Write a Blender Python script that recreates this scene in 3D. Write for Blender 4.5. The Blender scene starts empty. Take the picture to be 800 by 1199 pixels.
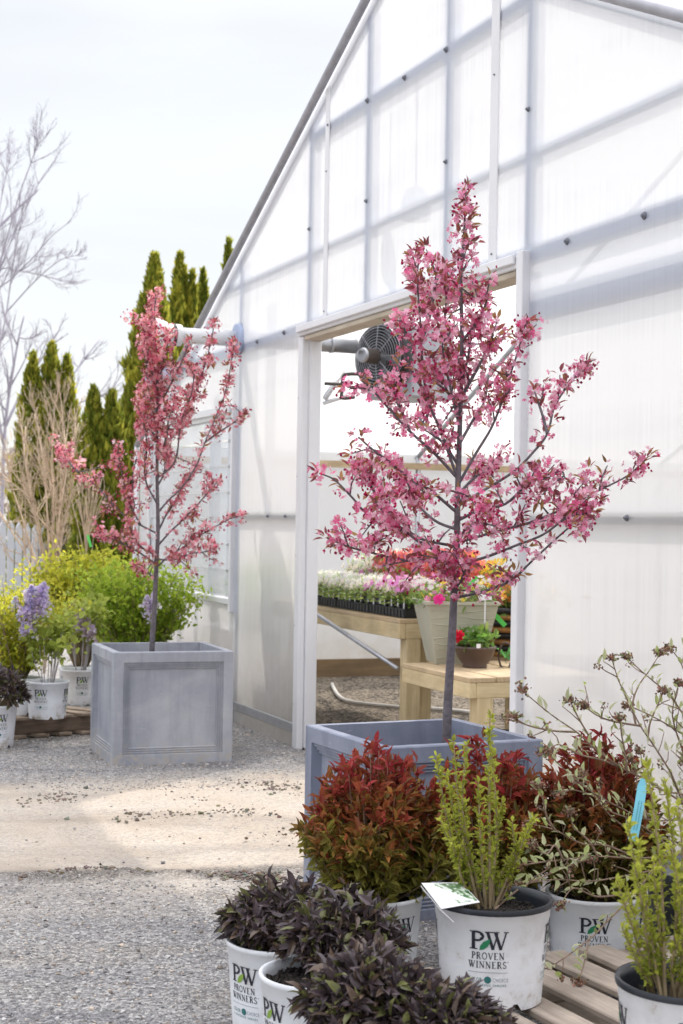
import bpy, math, random
import numpy as np
from mathutils import Vector
R = random.Random(7)
NR = np.random.RandomState(7)
S = bpy.context.scene
COL = S.collection
PI = math.pi
# ------------------------------------------------------------------ camera survey
F = 1833.0                     # focal length in pixels of the 800 px wide photograph
PITCH, ROLL, H = -0.00688, 0.01611, 1.29
cp, sp, cr, sr = math.cos(PITCH), math.sin(PITCH), math.cos(ROLL), math.sin(ROLL)
CAMR = np.array([[cr, -sr, 0], [sr, cr, 0], [0, 0, 1]]) @ np.array([[1, 0, 0], [0, -sp, -cp], [0, cp, -sp]], float)

def ray(u, v):
    d = CAMR.T @ np.array([(u - 400) / F, (v - 599.5) / F, 1]); return d / d[1]
def at(u, v, y):               # the point of the place seen at (u, v) that lies y metres away
    return np.array([0, 0, H]) + y * ray(u, v)
def gr(u, v, z=0.0):           # ... that lies at height z
    d = ray(u, v); return np.array([0, 0, H]) + d * ((z - H) / d[2])
G0 = np.array([-0.2177, 8.8787, 0])
GD = np.array([0.362746, -0.931888, 0])        # along the end wall, towards the viewer
GN = np.array([0.931888, 0.362746, 0])         # into the greenhouse
UP = np.array([0, 0, 1.0])
def W(t, n, z): return G0 + GD * t + GN * n + UP * z
def gab(u, v, n=0.0):
    d = ray(u, v); o = np.array([0, 0, H]); s = ((G0 + GN * n - o) @ GN) / (d @ GN); p = o + s * d
    return (p - G0) @ GD, p[2]

# ------------------------------------------------------------------ materials
def nt(name):
    m = bpy.data.materials.new(name); m.use_nodes = True
    t = m.node_tree; t.nodes.clear()
    return m, t, t.nodes.new('ShaderNodeOutputMaterial')
def N(t, typ, **kw):
    n = t.nodes.new(typ)
    for k, v in kw.items():
        if k in n.inputs.keys(): n.inputs[k].default_value = v
        else: setattr(n, k, v)
    return n
def L(t, a, b): t.links.new(a, b)
def c4(c): return (c[0], c[1], c[2], 1)
def ramp(t, fac, stops):
    r = t.nodes.new('ShaderNodeValToRGB')
    while len(r.color_ramp.elements) < len(stops): r.color_ramp.elements.new(0.5)
    for e, (p, c) in zip(r.color_ramp.elements, stops): e.position = p; e.color = c4(c)
    L(t, fac, r.inputs[0]); return r.outputs[0]
def solid(name, c, rough=0.6, metal=0.0, var=0.12, scale=8.0, bump=0.0, bscale=60.0, spec=0.5, stretch=None):
    m, t, o = nt(name)
    b = N(t, 'ShaderNodeBsdfPrincipled', Roughness=rough, Metallic=metal)
    b.inputs['Specular IOR Level'].default_value = spec
    tc = t.nodes.new('ShaderNodeTexCoord'); src = tc.outputs['Object']
    if stretch:
        mp = N(t, 'ShaderNodeMapping'); mp.inputs['Scale'].default_value = stretch; L(t, src, mp.inputs[0]); src = mp.outputs[0]
    n = N(t, 'ShaderNodeTexNoise', Scale=scale, Detail=6.0, Roughness=0.6); L(t, src, n.inputs['Vector'])
    lo = [x * (1 - var) for x in c]; hi = [min(1, x * (1 + var)) for x in c]
    L(t, ramp(t, n.outputs[0], [(0.3, lo), (0.7, hi)]), b.inputs['Base Color'])
    if bump:
        n2 = N(t, 'ShaderNodeTexNoise', Scale=bscale, Detail=4.0); L(t, src, n2.inputs['Vector'])
        bp = N(t, 'ShaderNodeBump', Strength=bump, Distance=0.01); L(t, n2.outputs[0], bp.inputs['Height']); L(t, bp.outputs[0], b.inputs['Normal'])
    L(t, b.outputs[0], o.inputs[0]); return m
def wood(name, c1, c2, rough=0.7, stretch=(3, 60, 60), var2=0.25):
    m, t, o = nt(name)
    b = N(t, 'ShaderNodeBsdfPrincipled', Roughness=rough)
    tc = t.nodes.new('ShaderNodeTexCoord')
    mp = N(t, 'ShaderNodeMapping'); mp.inputs['Scale'].default_value = stretch; L(t, tc.outputs['UV'], mp.inputs[0])
    n = N(t, 'ShaderNodeTexNoise', Scale=1.0, Detail=8.0, Roughness=0.65, Distortion=0.6); L(t, mp.outputs[0], n.inputs['Vector'])
    col = ramp(t, n.outputs[0], [(0.3, c1), (0.68, c2)])
    n3 = N(t, 'ShaderNodeTexNoise', Scale=7.0, Detail=3.0); L(t, tc.outputs['Object'], n3.inputs['Vector'])
    mx = N(t, 'ShaderNodeMix', data_type='RGBA', blend_type='MULTIPLY'); mx.inputs[0].default_value = 1.0
    L(t, col, mx.inputs[6]); L(t, ramp(t, n3.outputs[0], [(0.3, (1 - var2,) * 3), (0.7, (1, 1, 1))]), mx.inputs[7])
    L(t, mx.outputs[2], b.inputs['Base Color'])
    bp = N(t, 'ShaderNodeBump', Strength=0.35, Distance=0.004); L(t, n.outputs[0], bp.inputs['Height']); L(t, bp.outputs[0], b.inputs['Normal'])
    L(t, b.outputs[0], o.inputs[0]); return m
def leafmat(name, trans=0.35, rough=0.5, spec=0.35):
    m, t, o = nt(name)
    a = N(t, 'ShaderNodeAttribute', attribute_name='Col')
    b = N(t, 'ShaderNodeBsdfPrincipled', Roughness=rough); b.inputs['Specular IOR Level'].default_value = spec
    tr = N(t, 'ShaderNodeBsdfTranslucent'); mx = N(t, 'ShaderNodeMixShader', Fac=trans)
    g = N(t, 'ShaderNodeGamma', Gamma=0.85); L(t, a.outputs[0], g.inputs[0])
    L(t, a.outputs[0], b.inputs['Base Color']); L(t, g.outputs[0], tr.inputs[0])
    L(t, b.outputs[0], mx.inputs[1]); L(t, tr.outputs[0], mx.inputs[2]); L(t, mx.outputs[0], o.inputs[0]); return m
def film(name, c, trans, tl, gloss=0.08, low_shade=True, rough=0.25):
    """greenhouse sheet: part clear, part scattering through, part scattering back, a little gloss"""
    m, t, o = nt(name)
    tc = t.nodes.new('ShaderNodeTexCoord')
    dt = t.nodes.new('ShaderNodeVectorMath'); dt.operation = 'DOT_PRODUCT'; L(t, tc.outputs['Object'], dt.inputs[0]); dt.inputs[1].default_value = tuple(GD)
    sz = t.nodes.new('ShaderNodeSeparateXYZ'); L(t, tc.outputs['Object'], sz.inputs[0])
    cb = t.nodes.new('ShaderNodeCombineXYZ'); L(t, dt.outputs['Value'], cb.inputs[0]); L(t, sz.outputs[2], cb.inputs[2])
    mp = N(t, 'ShaderNodeMapping'); mp.inputs['Scale'].default_value = (21, 1, 0.25); L(t, cb.outputs[0], mp.inputs[0])
    mpb = N(t, 'ShaderNodeMapping'); mpb.inputs['Scale'].default_value = (.35, 1, 3.4); L(t, cb.outputs[0], mpb.inputs[0])
    n = N(t, 'ShaderNodeTexNoise', Scale=2.0, Detail=5.0, Roughness=0.6); L(t, mp.outputs[0], n.inputs['Vector'])
    n2 = N(t, 'ShaderNodeTexNoise', Scale=1.3, Detail=2.0); L(t, mpb.outputs[0], n2.inputs['Vector'])
    add = N(t, 'ShaderNodeMath', operation='ADD'); L(t, n.outputs[0], add.inputs[0]); L(t, n2.outputs[0], add.inputs[1])
    col = ramp(t, add.outputs[0], [(0.72, [c[0] * .91, c[1] * .91, c[2] * .925]), (1.15, c)])
    if low_shade:      # dim interior shade painted as a mottled tan tone low on the sheet
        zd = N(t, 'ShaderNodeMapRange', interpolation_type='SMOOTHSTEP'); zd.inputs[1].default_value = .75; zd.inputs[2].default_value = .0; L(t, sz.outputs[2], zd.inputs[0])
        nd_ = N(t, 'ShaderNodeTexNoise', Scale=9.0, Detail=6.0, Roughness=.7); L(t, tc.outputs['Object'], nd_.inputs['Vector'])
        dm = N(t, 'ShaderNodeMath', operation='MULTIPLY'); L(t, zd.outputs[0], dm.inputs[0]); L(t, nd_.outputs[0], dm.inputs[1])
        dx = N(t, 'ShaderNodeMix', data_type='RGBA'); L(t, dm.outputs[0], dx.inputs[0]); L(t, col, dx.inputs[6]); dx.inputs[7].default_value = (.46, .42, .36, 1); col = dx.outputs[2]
    d = N(t, 'ShaderNodeBsdfDiffuse'); tl_ = N(t, 'ShaderNodeBsdfTranslucent'); tp = N(t, 'ShaderNodeBsdfTransparent')
    L(t, col, d.inputs[0]); L(t, col, tl_.inputs[0]); tp.inputs[0].default_value = (1, 1, 1, 1)
    m1 = N(t, 'ShaderNodeMixShader', Fac=tl); L(t, d.outputs[0], m1.inputs[1]); L(t, tl_.outputs[0], m1.inputs[2])
    m2 = N(t, 'ShaderNodeMixShader', Fac=trans); L(t, m1.outputs[0], m2.inputs[1]); L(t, tp.outputs[0], m2.inputs[2])
    gl = N(t, 'ShaderNodeBsdfGlossy', Roughness=rough); fr = N(t, 'ShaderNodeFresnel', IOR=1.35)
    mu = N(t, 'ShaderNodeMath', operation='MULTIPLY'); mu.inputs[1].default_value = gloss * 6; L(t, fr.outputs[0], mu.inputs[0])
    bp = N(t, 'ShaderNodeBump', Strength=0.12, Distance=0.01); L(t, n.outputs[0], bp.inputs['Height']); L(t, bp.outputs[0], gl.inputs['Normal'])
    m3 = N(t, 'ShaderNodeMixShader'); L(t, mu.outputs[0], m3.inputs[0]); L(t, m2.outputs[0], m3.inputs[1]); L(t, gl.outputs[0], m3.inputs[2])
    L(t, m3.outputs[0], o.inputs[0]); return m

M = {}
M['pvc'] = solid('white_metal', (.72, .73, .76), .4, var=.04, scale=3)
M['pvc_in'] = solid('white_steel_shaded', (.36, .43, .60), .5, var=.04, scale=3)  # white steel, with blue skylit shade put into its colour
M['galv'] = solid('galvanised_steel', (.42, .43, .46), .38, metal=.75, var=.15, scale=12)
M['edge'] = solid('grey_tube', (.33, .33, .36), .45, metal=.3, var=.15, scale=12)
M['bolt'] = solid('bolt_steel', (.16, .17, .2), .4, metal=.5)
M['black'] = solid('black_plastic', (.012, .012, .014), .45, var=.2)
M['black_iron'] = solid('black_iron', (.085, .07, .062), .5, metal=.2, var=.3)
M['pot'] = solid('white_pot_plastic', (.80, .83, .88), .42, var=.035, scale=14, bump=.04, bscale=25)
m, t, o = nt('white_pot_plastic'); b = N(t, 'ShaderNodeBsdfPrincipled', Roughness=.45); tc = t.nodes.new('ShaderNodeTexCoord')
oi = t.nodes.new('ShaderNodeObjectInfo'); va = t.nodes.new('ShaderNodeVectorMath'); va.operation = 'ADD'; L(t, tc.outputs['Object'], va.inputs[0]); L(t, oi.outputs['Location'], va.inputs[1])
n1_ = N(t, 'ShaderNodeTexNoise', Scale=16., Detail=7., Roughness=.72); L(t, va.outputs[0], n1_.inputs['Vector'])
sz_ = t.nodes.new('ShaderNodeSeparateXYZ'); L(t, tc.outputs['Object'], sz_.inputs[0])
lo_ = N(t, 'ShaderNodeMapRange', interpolation_type='SMOOTHSTEP'); lo_.inputs[1].default_value = .09; lo_.inputs[2].default_value = .0; L(t, sz_.outputs[2], lo_.inputs[0])
th_m = N(t, 'ShaderNodeMath', operation='MULTIPLY_ADD'); L(t, lo_.outputs[0], th_m.inputs[0]); th_m.inputs[1].default_value = .16; L(t, n1_.outputs[0], th_m.inputs[2])
L(t, ramp(t, th_m.outputs[0], [(.50, (.80, .825, .87)), (.62, (.74, .75, .78)), (.74, (.46, .42, .37))]), b.inputs['Base Color'])
n2_ = N(t, 'ShaderNodeTexNoise', Scale=9., Detail=2.); L(t, va.outputs[0], n2_.inputs['Vector']); bp = N(t, 'ShaderNodeBump', Strength=.25, Distance=.02); L(t, n2_.outputs[0], bp.inputs['Height']); L(t, bp.outputs[0], b.inputs['Normal'])
L(t, b.outputs[0], o.inputs[0]); M['pot'] = m
M['potrim'] = solid('dark_pot_rim', (.02, .024, .032), .4, var=.2)
M['ink'] = solid('navy_ink', (.014, .017, .03), .5, var=.15, scale=90)
M['inkgreen'] = solid('green_ink', (.02, .20, .09), .5)
M['inklime'] = solid('lime_ink', (.22, .36, .05), .5)
M['inkteal'] = solid('teal_ink', (.03, .16, .16), .5)
M['inkgrey'] = solid('faint_ink', (.28, .31, .36), .5)
M['soil'] = solid('potting_soil', (.022, .017, .014), .95, var=.7, scale=140, bump=1.0, bscale=110)
M['cedar'] = wood('new_lumber', (.46, .33, .19), (.64, .50, .32))
M['lumber2'] = wood('yellow_lumber', (.55, .42, .22), (.74, .61, .38))
M['oldwood'] = wood('weathered_pallet_wood', (.33, .265, .215), (.56, .475, .395), stretch=(4, 55, 55), var2=.4)
M['darkpallet'] = wood('brown_pallet_wood', (.16, .115, .085), (.36, .27, .20), stretch=(4, 55, 55), var2=.5)
M['decktop'] = wood('tan_pallet_wood', (.30, .22, .16), (.52, .41, .31), stretch=(4, 55, 55), var2=.4)
M['palewood'] = wood('pale_primed_board', (.56, .49, .39), (.68, .61, .50))
M['kick'] = wood('stained_board', (.15, .095, .045), (.24, .16, .08), stretch=(2, 30, 30))
M['bark'] = solid('grey_bark', (.13, .115, .13), .8, var=.35, scale=30, bump=.6, bscale=80)
M['bark_red'] = solid('plum_bark', (.09, .058, .062), .75, var=.35, scale=40, bump=.5, bscale=90)
M['bark_pale'] = solid('pale_bark', (.40, .37, .38), .8, var=.25, scale=20)
M['twig'] = solid('brown_twig', (.24, .165, .12), .8, var=.3, scale=30)
M['twig_tan'] = solid('tan_twig', (.52, .40, .29), .8, var=.25, scale=30)
M['wandbark'] = solid('straw_stem', (.25, .19, .11), .8, var=.3, scale=30)
M['leaf'] = leafmat('leaf', .42)
M['petal'] = leafmat('petal', .5, .6, .2)
M['glow'] = leafmat('thin_leaf', .55, .5, .3)
M['dark_leaf'] = leafmat('dark_leaf', .12, .42, .5)
M['bud'] = leafmat('flower_bud', .15, .8, .2)
M['needle'] = leafmat('needle', .6, .7, .2)
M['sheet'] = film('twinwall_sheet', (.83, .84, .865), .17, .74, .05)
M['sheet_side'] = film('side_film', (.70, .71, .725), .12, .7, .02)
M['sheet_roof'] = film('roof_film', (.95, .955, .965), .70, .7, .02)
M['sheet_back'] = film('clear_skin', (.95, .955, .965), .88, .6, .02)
M['stoneware'] = solid('bowl_clay', (.085, .055, .045), .35, var=.25, scale=10)
M['sage'] = solid('sage_planter', (.44, .43, .34), .6, var=.08, scale=5)
M['fence'] = solid('white_fence', (.70, .72, .78), .6, var=.05)
M['blue_tag'] = solid('blue_plastic_tag', (.13, .42, .52), .5, var=.06)
M['green_tag'] = solid('green_ribbon', (.10, .55, .10), .5)
M['white_tag'] = solid('white_card', (.78, .78, .80), .5, var=.03)
M['hose'] = solid('white_hose', (.62, .60, .56), .5)
M['ring'] = solid('striped_basket', (.30, .15, .05), .9, var=.5, scale=20)

def planter_mat(name, a, b_, sc):
    m, t, o = nt(name)
    b = N(t, 'ShaderNodeBsdfPrincipled', Roughness=.62)
    tc = t.nodes.new('ShaderNodeTexCoord')
    n = N(t, 'ShaderNodeTexNoise', Scale=sc, Detail=9.0, Roughness=.65, Distortion=.8); L(t, tc.outputs['Object'], n.inputs['Vector'])
    n2 = N(t, 'ShaderNodeTexNoise', Scale=sc * .35, Detail=3.0); L(t, tc.outputs['Object'], n2.inputs['Vector'])
    mx = N(t, 'ShaderNodeMath', operation='ADD'); L(t, n.outputs[0], mx.inputs[0]); L(t, n2.outputs[0], mx.inputs[1])
    mid = [(x + y) / 2 for x, y in zip(a, b_)]
    half = N(t, 'ShaderNodeMath', operation='MULTIPLY'); half.inputs[1].default_value = .5; L(t, mx.outputs[0], half.inputs[0])
    base = ramp(t, half.outputs[0], [(.36, a), (.5, mid), (.62, b_)])
    sz = t.nodes.new('ShaderNodeSeparateXYZ'); L(t, tc.outputs['Object'], sz.inputs[0])
    mp = N(t, 'ShaderNodeMapping'); mp.inputs['Scale'].default_value = (14, 14, 1.2); L(t, tc.outputs['Object'], mp.inputs[0])
    st = N(t, 'ShaderNodeTexNoise', Scale=1.0, Detail=4.0, Roughness=.6); L(t, mp.outputs[0], st.inputs['Vector'])
    m1 = N(t, 'ShaderNodeMix', data_type='RGBA', blend_type='MULTIPLY'); m1.inputs[0].default_value = .8; L(t, base, m1.inputs[6]); L(t, ramp(t, st.outputs[0], [(.36, (.80, .80, .82)), (.52, (1, 1, 1)), (.68, (1.0, 1.0, 1.0))]), m1.inputs[7])
    zd = N(t, 'ShaderNodeMapRange', interpolation_type='SMOOTHSTEP'); zd.inputs[1].default_value = .16; zd.inputs[2].default_value = .0; L(t, sz.outputs[2], zd.inputs[0])
    dn = N(t, 'ShaderNodeTexNoise', Scale=26., Detail=6., Roughness=.7); L(t, tc.outputs['Object'], dn.inputs['Vector'])
    dm = N(t, 'ShaderNodeMath', operation='MULTIPLY'); L(t, zd.outputs[0], dm.inputs[0]); L(t, ramp(t, dn.outputs[0], [(.45, (0, 0, 0)), (.6, (.9, .9, .9))]), dm.inputs[1])
    m2 = N(t, 'ShaderNodeMix', data_type='RGBA'); L(t, dm.outputs[0], m2.inputs[0]); L(t, m1.outputs[2], m2.inputs[6]); m2.inputs[7].default_value = (.42, .37, .31, 1)
    sc_ = N(t, 'ShaderNodeTexNoise', Scale=60., Detail=2., Distortion=2.5); mp2 = N(t, 'ShaderNodeMapping'); mp2.inputs['Scale'].default_value = (.25, .25, 1); mp2.inputs['Rotation'].default_value = (.4, .7, .2); L(t, tc.outputs['Object'], mp2.inputs[0]); L(t, mp2.outputs[0], sc_.inputs['Vector'])
    m3 = N(t, 'ShaderNodeMix', data_type='RGBA'); L(t, ramp(t, sc_.outputs[0], [(.70, (0, 0, 0)), (.74, (.35, .35, .35))]), m3.inputs[0]); L(t, m2.outputs[2], m3.inputs[6]); m3.inputs[7].default_value = (.52, .52, .54, 1)
    L(t, m3.outputs[2], b.inputs['Base Color'])
    bp = N(t, 'ShaderNodeBump', Strength=.12, Distance=.01)
    n4 = N(t, 'ShaderNodeTexNoise', Scale=70., Detail=4.0); L(t, tc.outputs['Object'], n4.inputs['Vector'])
    L(t, n4.outputs[0], bp.inputs['Height']); L(t, bp.outputs[0], b.inputs['Normal'])
    L(t, b.outputs[0], o.inputs[0]); return m
M['planter_blue'] = planter_mat('blue_grey_composite', (.175, .20, .275), (.255, .28, .355), 4)
M['planter_grey'] = planter_mat('grey_composite', (.25, .27, .32), (.40, .41, .45), 5)

# ------------------------------------------------------------------ mesh collector
def nrm(v):
    v = np.asarray(v, float); l = np.linalg.norm(v, axis=-1, keepdims=True); return v / np.maximum(l, 1e-9)
LEAF_V = np.array([[0, 0, 0], [-.5, .34, .10], [.5, .34, .10], [-.36, .70, .05], [.36, .70, .05], [0, 1, -.14], [0, .34, 0], [0, .70, -.03]])
LEAF_T = np.array([[0, 6, 1], [0, 2, 6], [3, 7, 5], [7, 4, 5]]); LEAF_Q = np.array([[1, 6, 7, 3], [6, 2, 4, 7]])
DIAM_V = np.array([[0, 0, 0], [-.5, .5, .06], [.5, .5, .06], [0, 1, -.05], [0, .5, -.03]])
DIAM_T = np.array([[0, 4, 1], [0, 2, 4], [1, 4, 3], [4, 2, 3]]); DIAM_Q = np.zeros((0, 4), int)
def flower_template(n=5, cup=.5):
    V, T = [[0, 0, 0]], []
    for i in range(n):
        a = 2 * PI * i / n
        for r, da, z in ((.55, -.56, cup * .45), (1.0, -.40, cup), (1.0, .40, cup), (.55, .56, cup * .45)):
            V.append([r * math.cos(a + da), r * math.sin(a + da), z])
        b = 1 + 4 * i; T += [[0, b, b + 3], [b, b + 1, b + 3], [b + 1, b + 2, b + 3]]
    return np.array(V), np.array(T), np.zeros((0, 4), int)
FLOW = flower_template()
OCT_V = np.array([[1, 0, 0], [-1, 0, 0], [0, 1, 0], [0, -1, 0], [0, 0, 1], [0, 0, -1]], float)
OCT_T = np.array([[0, 2, 4], [2, 1, 4], [1, 3, 4], [3, 0, 4], [2, 0, 5], [1, 2, 5], [3, 1, 5], [0, 3, 5]])

class Geo:
    def __init__(s): s.V = []; s.T = []; s.Q = []; s.C = []; s.n = 0; s.mt = []; s.mq = []; s.uv = None; s.poly = []
    def raw(s, V, T=None, Q=None, C=None, mi=0):
        V = np.asarray(V, float).reshape(-1, 3)
        T = np.zeros((0, 3), int) if T is None or len(T) == 0 else np.asarray(T, int); Q = np.zeros((0, 4), int) if Q is None or len(Q) == 0 else np.asarray(Q, int)
        s.V.append(V); s.T.append(T + s.n); s.Q.append(Q + s.n); s.n += len(V)
        s.mt.append(np.full(len(T), mi)); s.mq.append(np.full(len(Q), mi))
        c = np.ones((len(V), 4)); 
        if C is not None: c[:, :3] = C
        s.C.append(c); return s
    def inst(s, tv, tt, tq, pos, X, Y, Z, C, mi=0):
        pos = np.asarray(pos, float); n = len(pos); k = len(tv)
        if n == 0: return s
        V = pos[:, None, :] + tv[None, :, 0:1] * X[:, None, :] + tv[None, :, 1:2] * Y[:, None, :] + tv[None, :, 2:3] * Z[:, None, :]
        off = (np.arange(n) * k)[:, None, None]
        T = (tt[None] + off).reshape(-1, 3) if len(tt) else None
        Q = (tq[None] + off).reshape(-1, 4) if len(tq) else None
        return s.raw(V.reshape(-1, 3), T, Q, np.repeat(np.asarray(C, float).reshape(-1, 3) * np.ones((n, 1)), k, 0), mi)
    def leaves(s, pos, d, length, width, C, up=None, simple=False, roll=.6):
        pos = np.asarray(pos, float).reshape(-1, 3); n = len(pos)
        if n == 0: return s
        d = nrm(np.asarray(d, float).reshape(-1, 3)); u = np.array([0, 0, 1.0]) if up is None else np.asarray(up, float)
        u = u + NR.normal(0, roll, (n, 3)); x = nrm(np.cross(d, u)); z = np.cross(x, d)
        length = np.asarray(length, float) * np.ones(n); width = np.asarray(width, float) * np.ones(n)
        tv, tt, tq = (DIAM_V, DIAM_T, DIAM_Q) if simple else (LEAF_V, LEAF_T, LEAF_Q)
        return s.inst(tv, tt, tq, pos, x * (length * width)[:, None], d * length[:, None], z * length[:, None], C)
    def flowers(s, pos, nd, r, C, tpl=FLOW):
        pos = np.asarray(pos, float).reshape(-1, 3); n = len(pos)
        if n == 0: return s
        z = nrm(nd); x = nrm(np.cross(z, NR.normal(0, 1, (n, 3)))); y = np.cross(z, x); r = (np.asarray(r, float) * np.ones(n))[:, None]
        return s.inst(tpl[0], tpl[1], tpl[2], pos, x * r, y * r, z * r, C)
    def blobs(s, pos, r, C, squash=1.0, jit=.3):
        pos = np.asarray(pos, float).reshape(-1, 3); n = len(pos)
        if n == 0: return s
        a = nrm(NR.normal(0, 1, (n, 3))); b = nrm(np.cross(a, NR.normal(0, 1, (n, 3)))); c = np.cross(a, b)
        r = (np.asarray(r, float) * np.ones(n))[:, None]
        f = lambda: r * (1 + NR.uniform(-jit, jit, (n, 1)))
        A, B, Cc = a * f(), b * f(), c * f()
        for q in (A, B, Cc): q[:, 2] *= squash
        return s.inst(OCT_V, OCT_T, np.zeros((0, 4), int), pos, A, B, Cc, C)
    def tube(s, pts, rad, sides=6, C=None, mi=0, caps=True):
        P = np.asarray(pts, float); n = len(P); rad = np.asarray(rad, float) * np.ones(n)
        T = np.gradient(P, axis=0); T = nrm(T)
        ref = np.array([0, 0, 1.0]) if abs(T[0][2]) < .9 else np.array([1.0, 0, 0])
        x = np.cross(T[0], ref); x /= np.linalg.norm(x); ring = []
        a = np.arange(sides) * 2 * PI / sides
        for i in range(n):
            x = x - T[i] * (x @ T[i]); x /= max(np.linalg.norm(x), 1e-9); y = np.cross(T[i], x)
            ring.append(P[i] + rad[i] * (np.cos(a)[:, None] * x + np.sin(a)[:, None] * y))
        V = np.concatenate(ring); Q = []; 
        for i in range(n - 1):
            for j in range(sides):
                k = (j + 1) % sides; Q.append([i * sides + j, i * sides + k, (i + 1) * sides + k, (i + 1) * sides + j])
        Tt = []
        if caps:
            V = np.concatenate([V, P[:1], P[-1:]]); m = n * sides
            for j in range(sides):
                k = (j + 1) % sides; Tt.append([m, k, j]); Tt.append([m + 1, (n - 1) * sides + j, (n - 1) * sides + k])
        return s.raw(V, Tt, Q, C, mi)
    def box(s, o, ax, ay, az, C=None, mi=0, bev=0.0):
        """box from corner o along three edge vectors (right-handed), optional chamfer"""
        o, ax, ay, az = [np.asarray(q, float) for q in (o, ax, ay, az)]
        if bev <= 0:
            V = [o, o + ax, o + ax + ay, o + ay, o + az, o + ax + az, o + ax + ay + az, o + ay + az]
            return s.raw(V, None, [[0, 3, 2, 1], [4, 5, 6, 7], [0, 1, 5, 4], [1, 2, 6, 5], [2, 3, 7, 6], [3, 0, 4, 7]], C, mi)
        ls = [np.linalg.norm(q) for q in (ax, ay, az)]; e = [ax / ls[0], ay / ls[1], az / ls[2]]; b = min(bev, min(ls) * .45)
        c = o + (ax + ay + az) / 2; h = [l / 2 for l in ls]; V = []; idx = {}
        for sx in (-1, 1):
            for sy in (-1, 1):
                for sz in (-1, 1):
                    for k in range(3):
                        q = [sx * h[0], sy * h[1], sz * h[2]]
                        for j in range(3):
                            if j != k: q[j] -= (sx, sy, sz)[j] * b
                        idx[(sx, sy, sz, k)] = len(V); V.append(c + e[0] * q[0] + e[1] * q[1] + e[2] * q[2])
        Q, T = [], []
        def addf(f):
            pts = [V[i] for i in f]; n_ = np.cross(pts[1] - pts[0], pts[2] - pts[0]); m_ = sum(pts) / len(pts) - c
            if n_ @ m_ < 0: f = f[::-1]
            (Q if len(f) == 4 else T).append(f)
        for k in range(3):
            a_, b_ = [j for j in range(3) if j != k]
            for sg in (-1, 1):
                f = []
                for (p, q) in ((-1, -1), (1, -1), (1, 1), (-1, 1)):
                    v = [0, 0, 0]; v[k] = sg; v[a_] = p; v[b_] = q; f.append(idx[(v[0], v[1], v[2], k)])
                addf(f)
            for p in (-1, 1):
                for q in (-1, 1):
                    f = []
                    for sg in (-1, 1):
                        v = [0, 0, 0]; v[k] = sg; v[a_] = p; v[b_] = q
                        pair = [idx[(v[0], v[1], v[2], a_)], idx[(v[0], v[1], v[2], b_)]]
                        f += pair if sg < 0 else pair[::-1]
                    addf(f)
        for kx in (-1, 1):
            for ky in (-1, 1):
                for kz in (-1, 1): addf([idx[(kx, ky, kz, j)] for j in range(3)])
        return s.raw(V, T, Q, C, mi)
    def lathe(s, prof, c, seg=32, C=None, mi=0, ax=None):
        """prof: list of (r, z); c: centre of z = 0"""
        c = np.asarray(c, float); a = np.arange(seg) * 2 * PI / seg
        X, Y, Z = (np.eye(3)) if ax is None else ax
        V = np.concatenate([c + r * (np.cos(a)[:, None] * X + np.sin(a)[:, None] * Y) + z * Z for r, z in prof])
        Q = [[i * seg + j, i * seg + (j + 1) % seg, (i + 1) * seg + (j + 1) % seg, (i + 1) * seg + j] for i in range(len(prof) - 1) for j in range(seg)]
        return s.raw(V, None, Q, C, mi)
    def build(s, name, mat, parent=None, origin=None, smooth=False, uvbox=False):
        V = np.concatenate(s.V); T = np.concatenate(s.T); Q = np.concatenate(s.Q); C = np.concatenate(s.C)
        mi = np.concatenate([np.concatenate(s.mt), np.concatenate(s.mq)])
        off = np.zeros(3)
        if parent is not None: off = wloc(parent)
        elif origin is not None: off = np.asarray(origin, float)
        V = V - off
        me = bpy.data.meshes.new(name)
        nt_, nq = len(T), len(Q)
        me.vertices.add(len(V)); me.vertices.foreach_set('co', V.astype(np.float32).ravel())
        li = np.concatenate([T.ravel(), Q.ravel()]); me.loops.add(len(li)); me.loops.foreach_set('vertex_index', li.astype(np.int32))
        tot = np.concatenate([np.full(nt_, 3), np.full(nq, 4)]); st = np.concatenate([[0], np.cumsum(tot)[:-1]])
        me.polygons.add(len(tot)); me.polygons.foreach_set('loop_start', st.astype(np.int32)); me.polygons.foreach_set('loop_total', tot.astype(np.int32))
        me.polygons.foreach_set('material_index', mi.astype(np.int32))
        me.polygons.foreach_set('use_smooth', np.full(len(tot), bool(smooth)))
        at_ = me.attributes.new('Col', 'FLOAT_COLOR', 'POINT'); at_.data.foreach_set('color', C.astype(np.float32).ravel())
        if uvbox is not False:        # board coordinates: u along the given axis, v across
            ax = nrm(np.asarray(uvbox, float)); ph = np.repeat(np.arange(len(V)) // 24, 1) * 3.7
            cr_ = np.cross(ax, [0.31, .17, .93]); cr_ /= np.linalg.norm(cr_); c2 = np.cross(ax, cr_)
            u = V @ ax + ph * .61; v = V @ cr_ + V @ c2 * .7 + ph * .13
            uvl = me.uv_layers.new(name='UVMap'); uvl.data.foreach_set('uv', np.stack([u[li], v[li]], 1).astype(np.float32).ravel())
        me.update(); me.validate()
        for m in (mat if isinstance(mat, (list, tuple)) else [mat]): me.materials.append(M[m] if isinstance(m, str) else m)
        o = bpy.data.objects.new(name, me); COL.objects.link(o)
        if parent is not None: o.parent = parent
        else: o.location = off
        return o
def wloc(o):
    v = np.zeros(3)
    while o is not None: v += np.array(o.location); o = o.parent
    return v
def tag(o, label=None, cat=None, group=None, kind=None):
    for k, v in (('label', label), ('category', cat), ('group', group), ('kind', kind)):
        if v: o[k] = v
    return o
def thing(name, label, cat, loc, group=None):
    o = bpy.data.objects.new(name, None); COL.objects.link(o); o.location = [float(x) for x in loc]
    o.empty_display_size = .1; return tag(o, label, cat, group)
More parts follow.
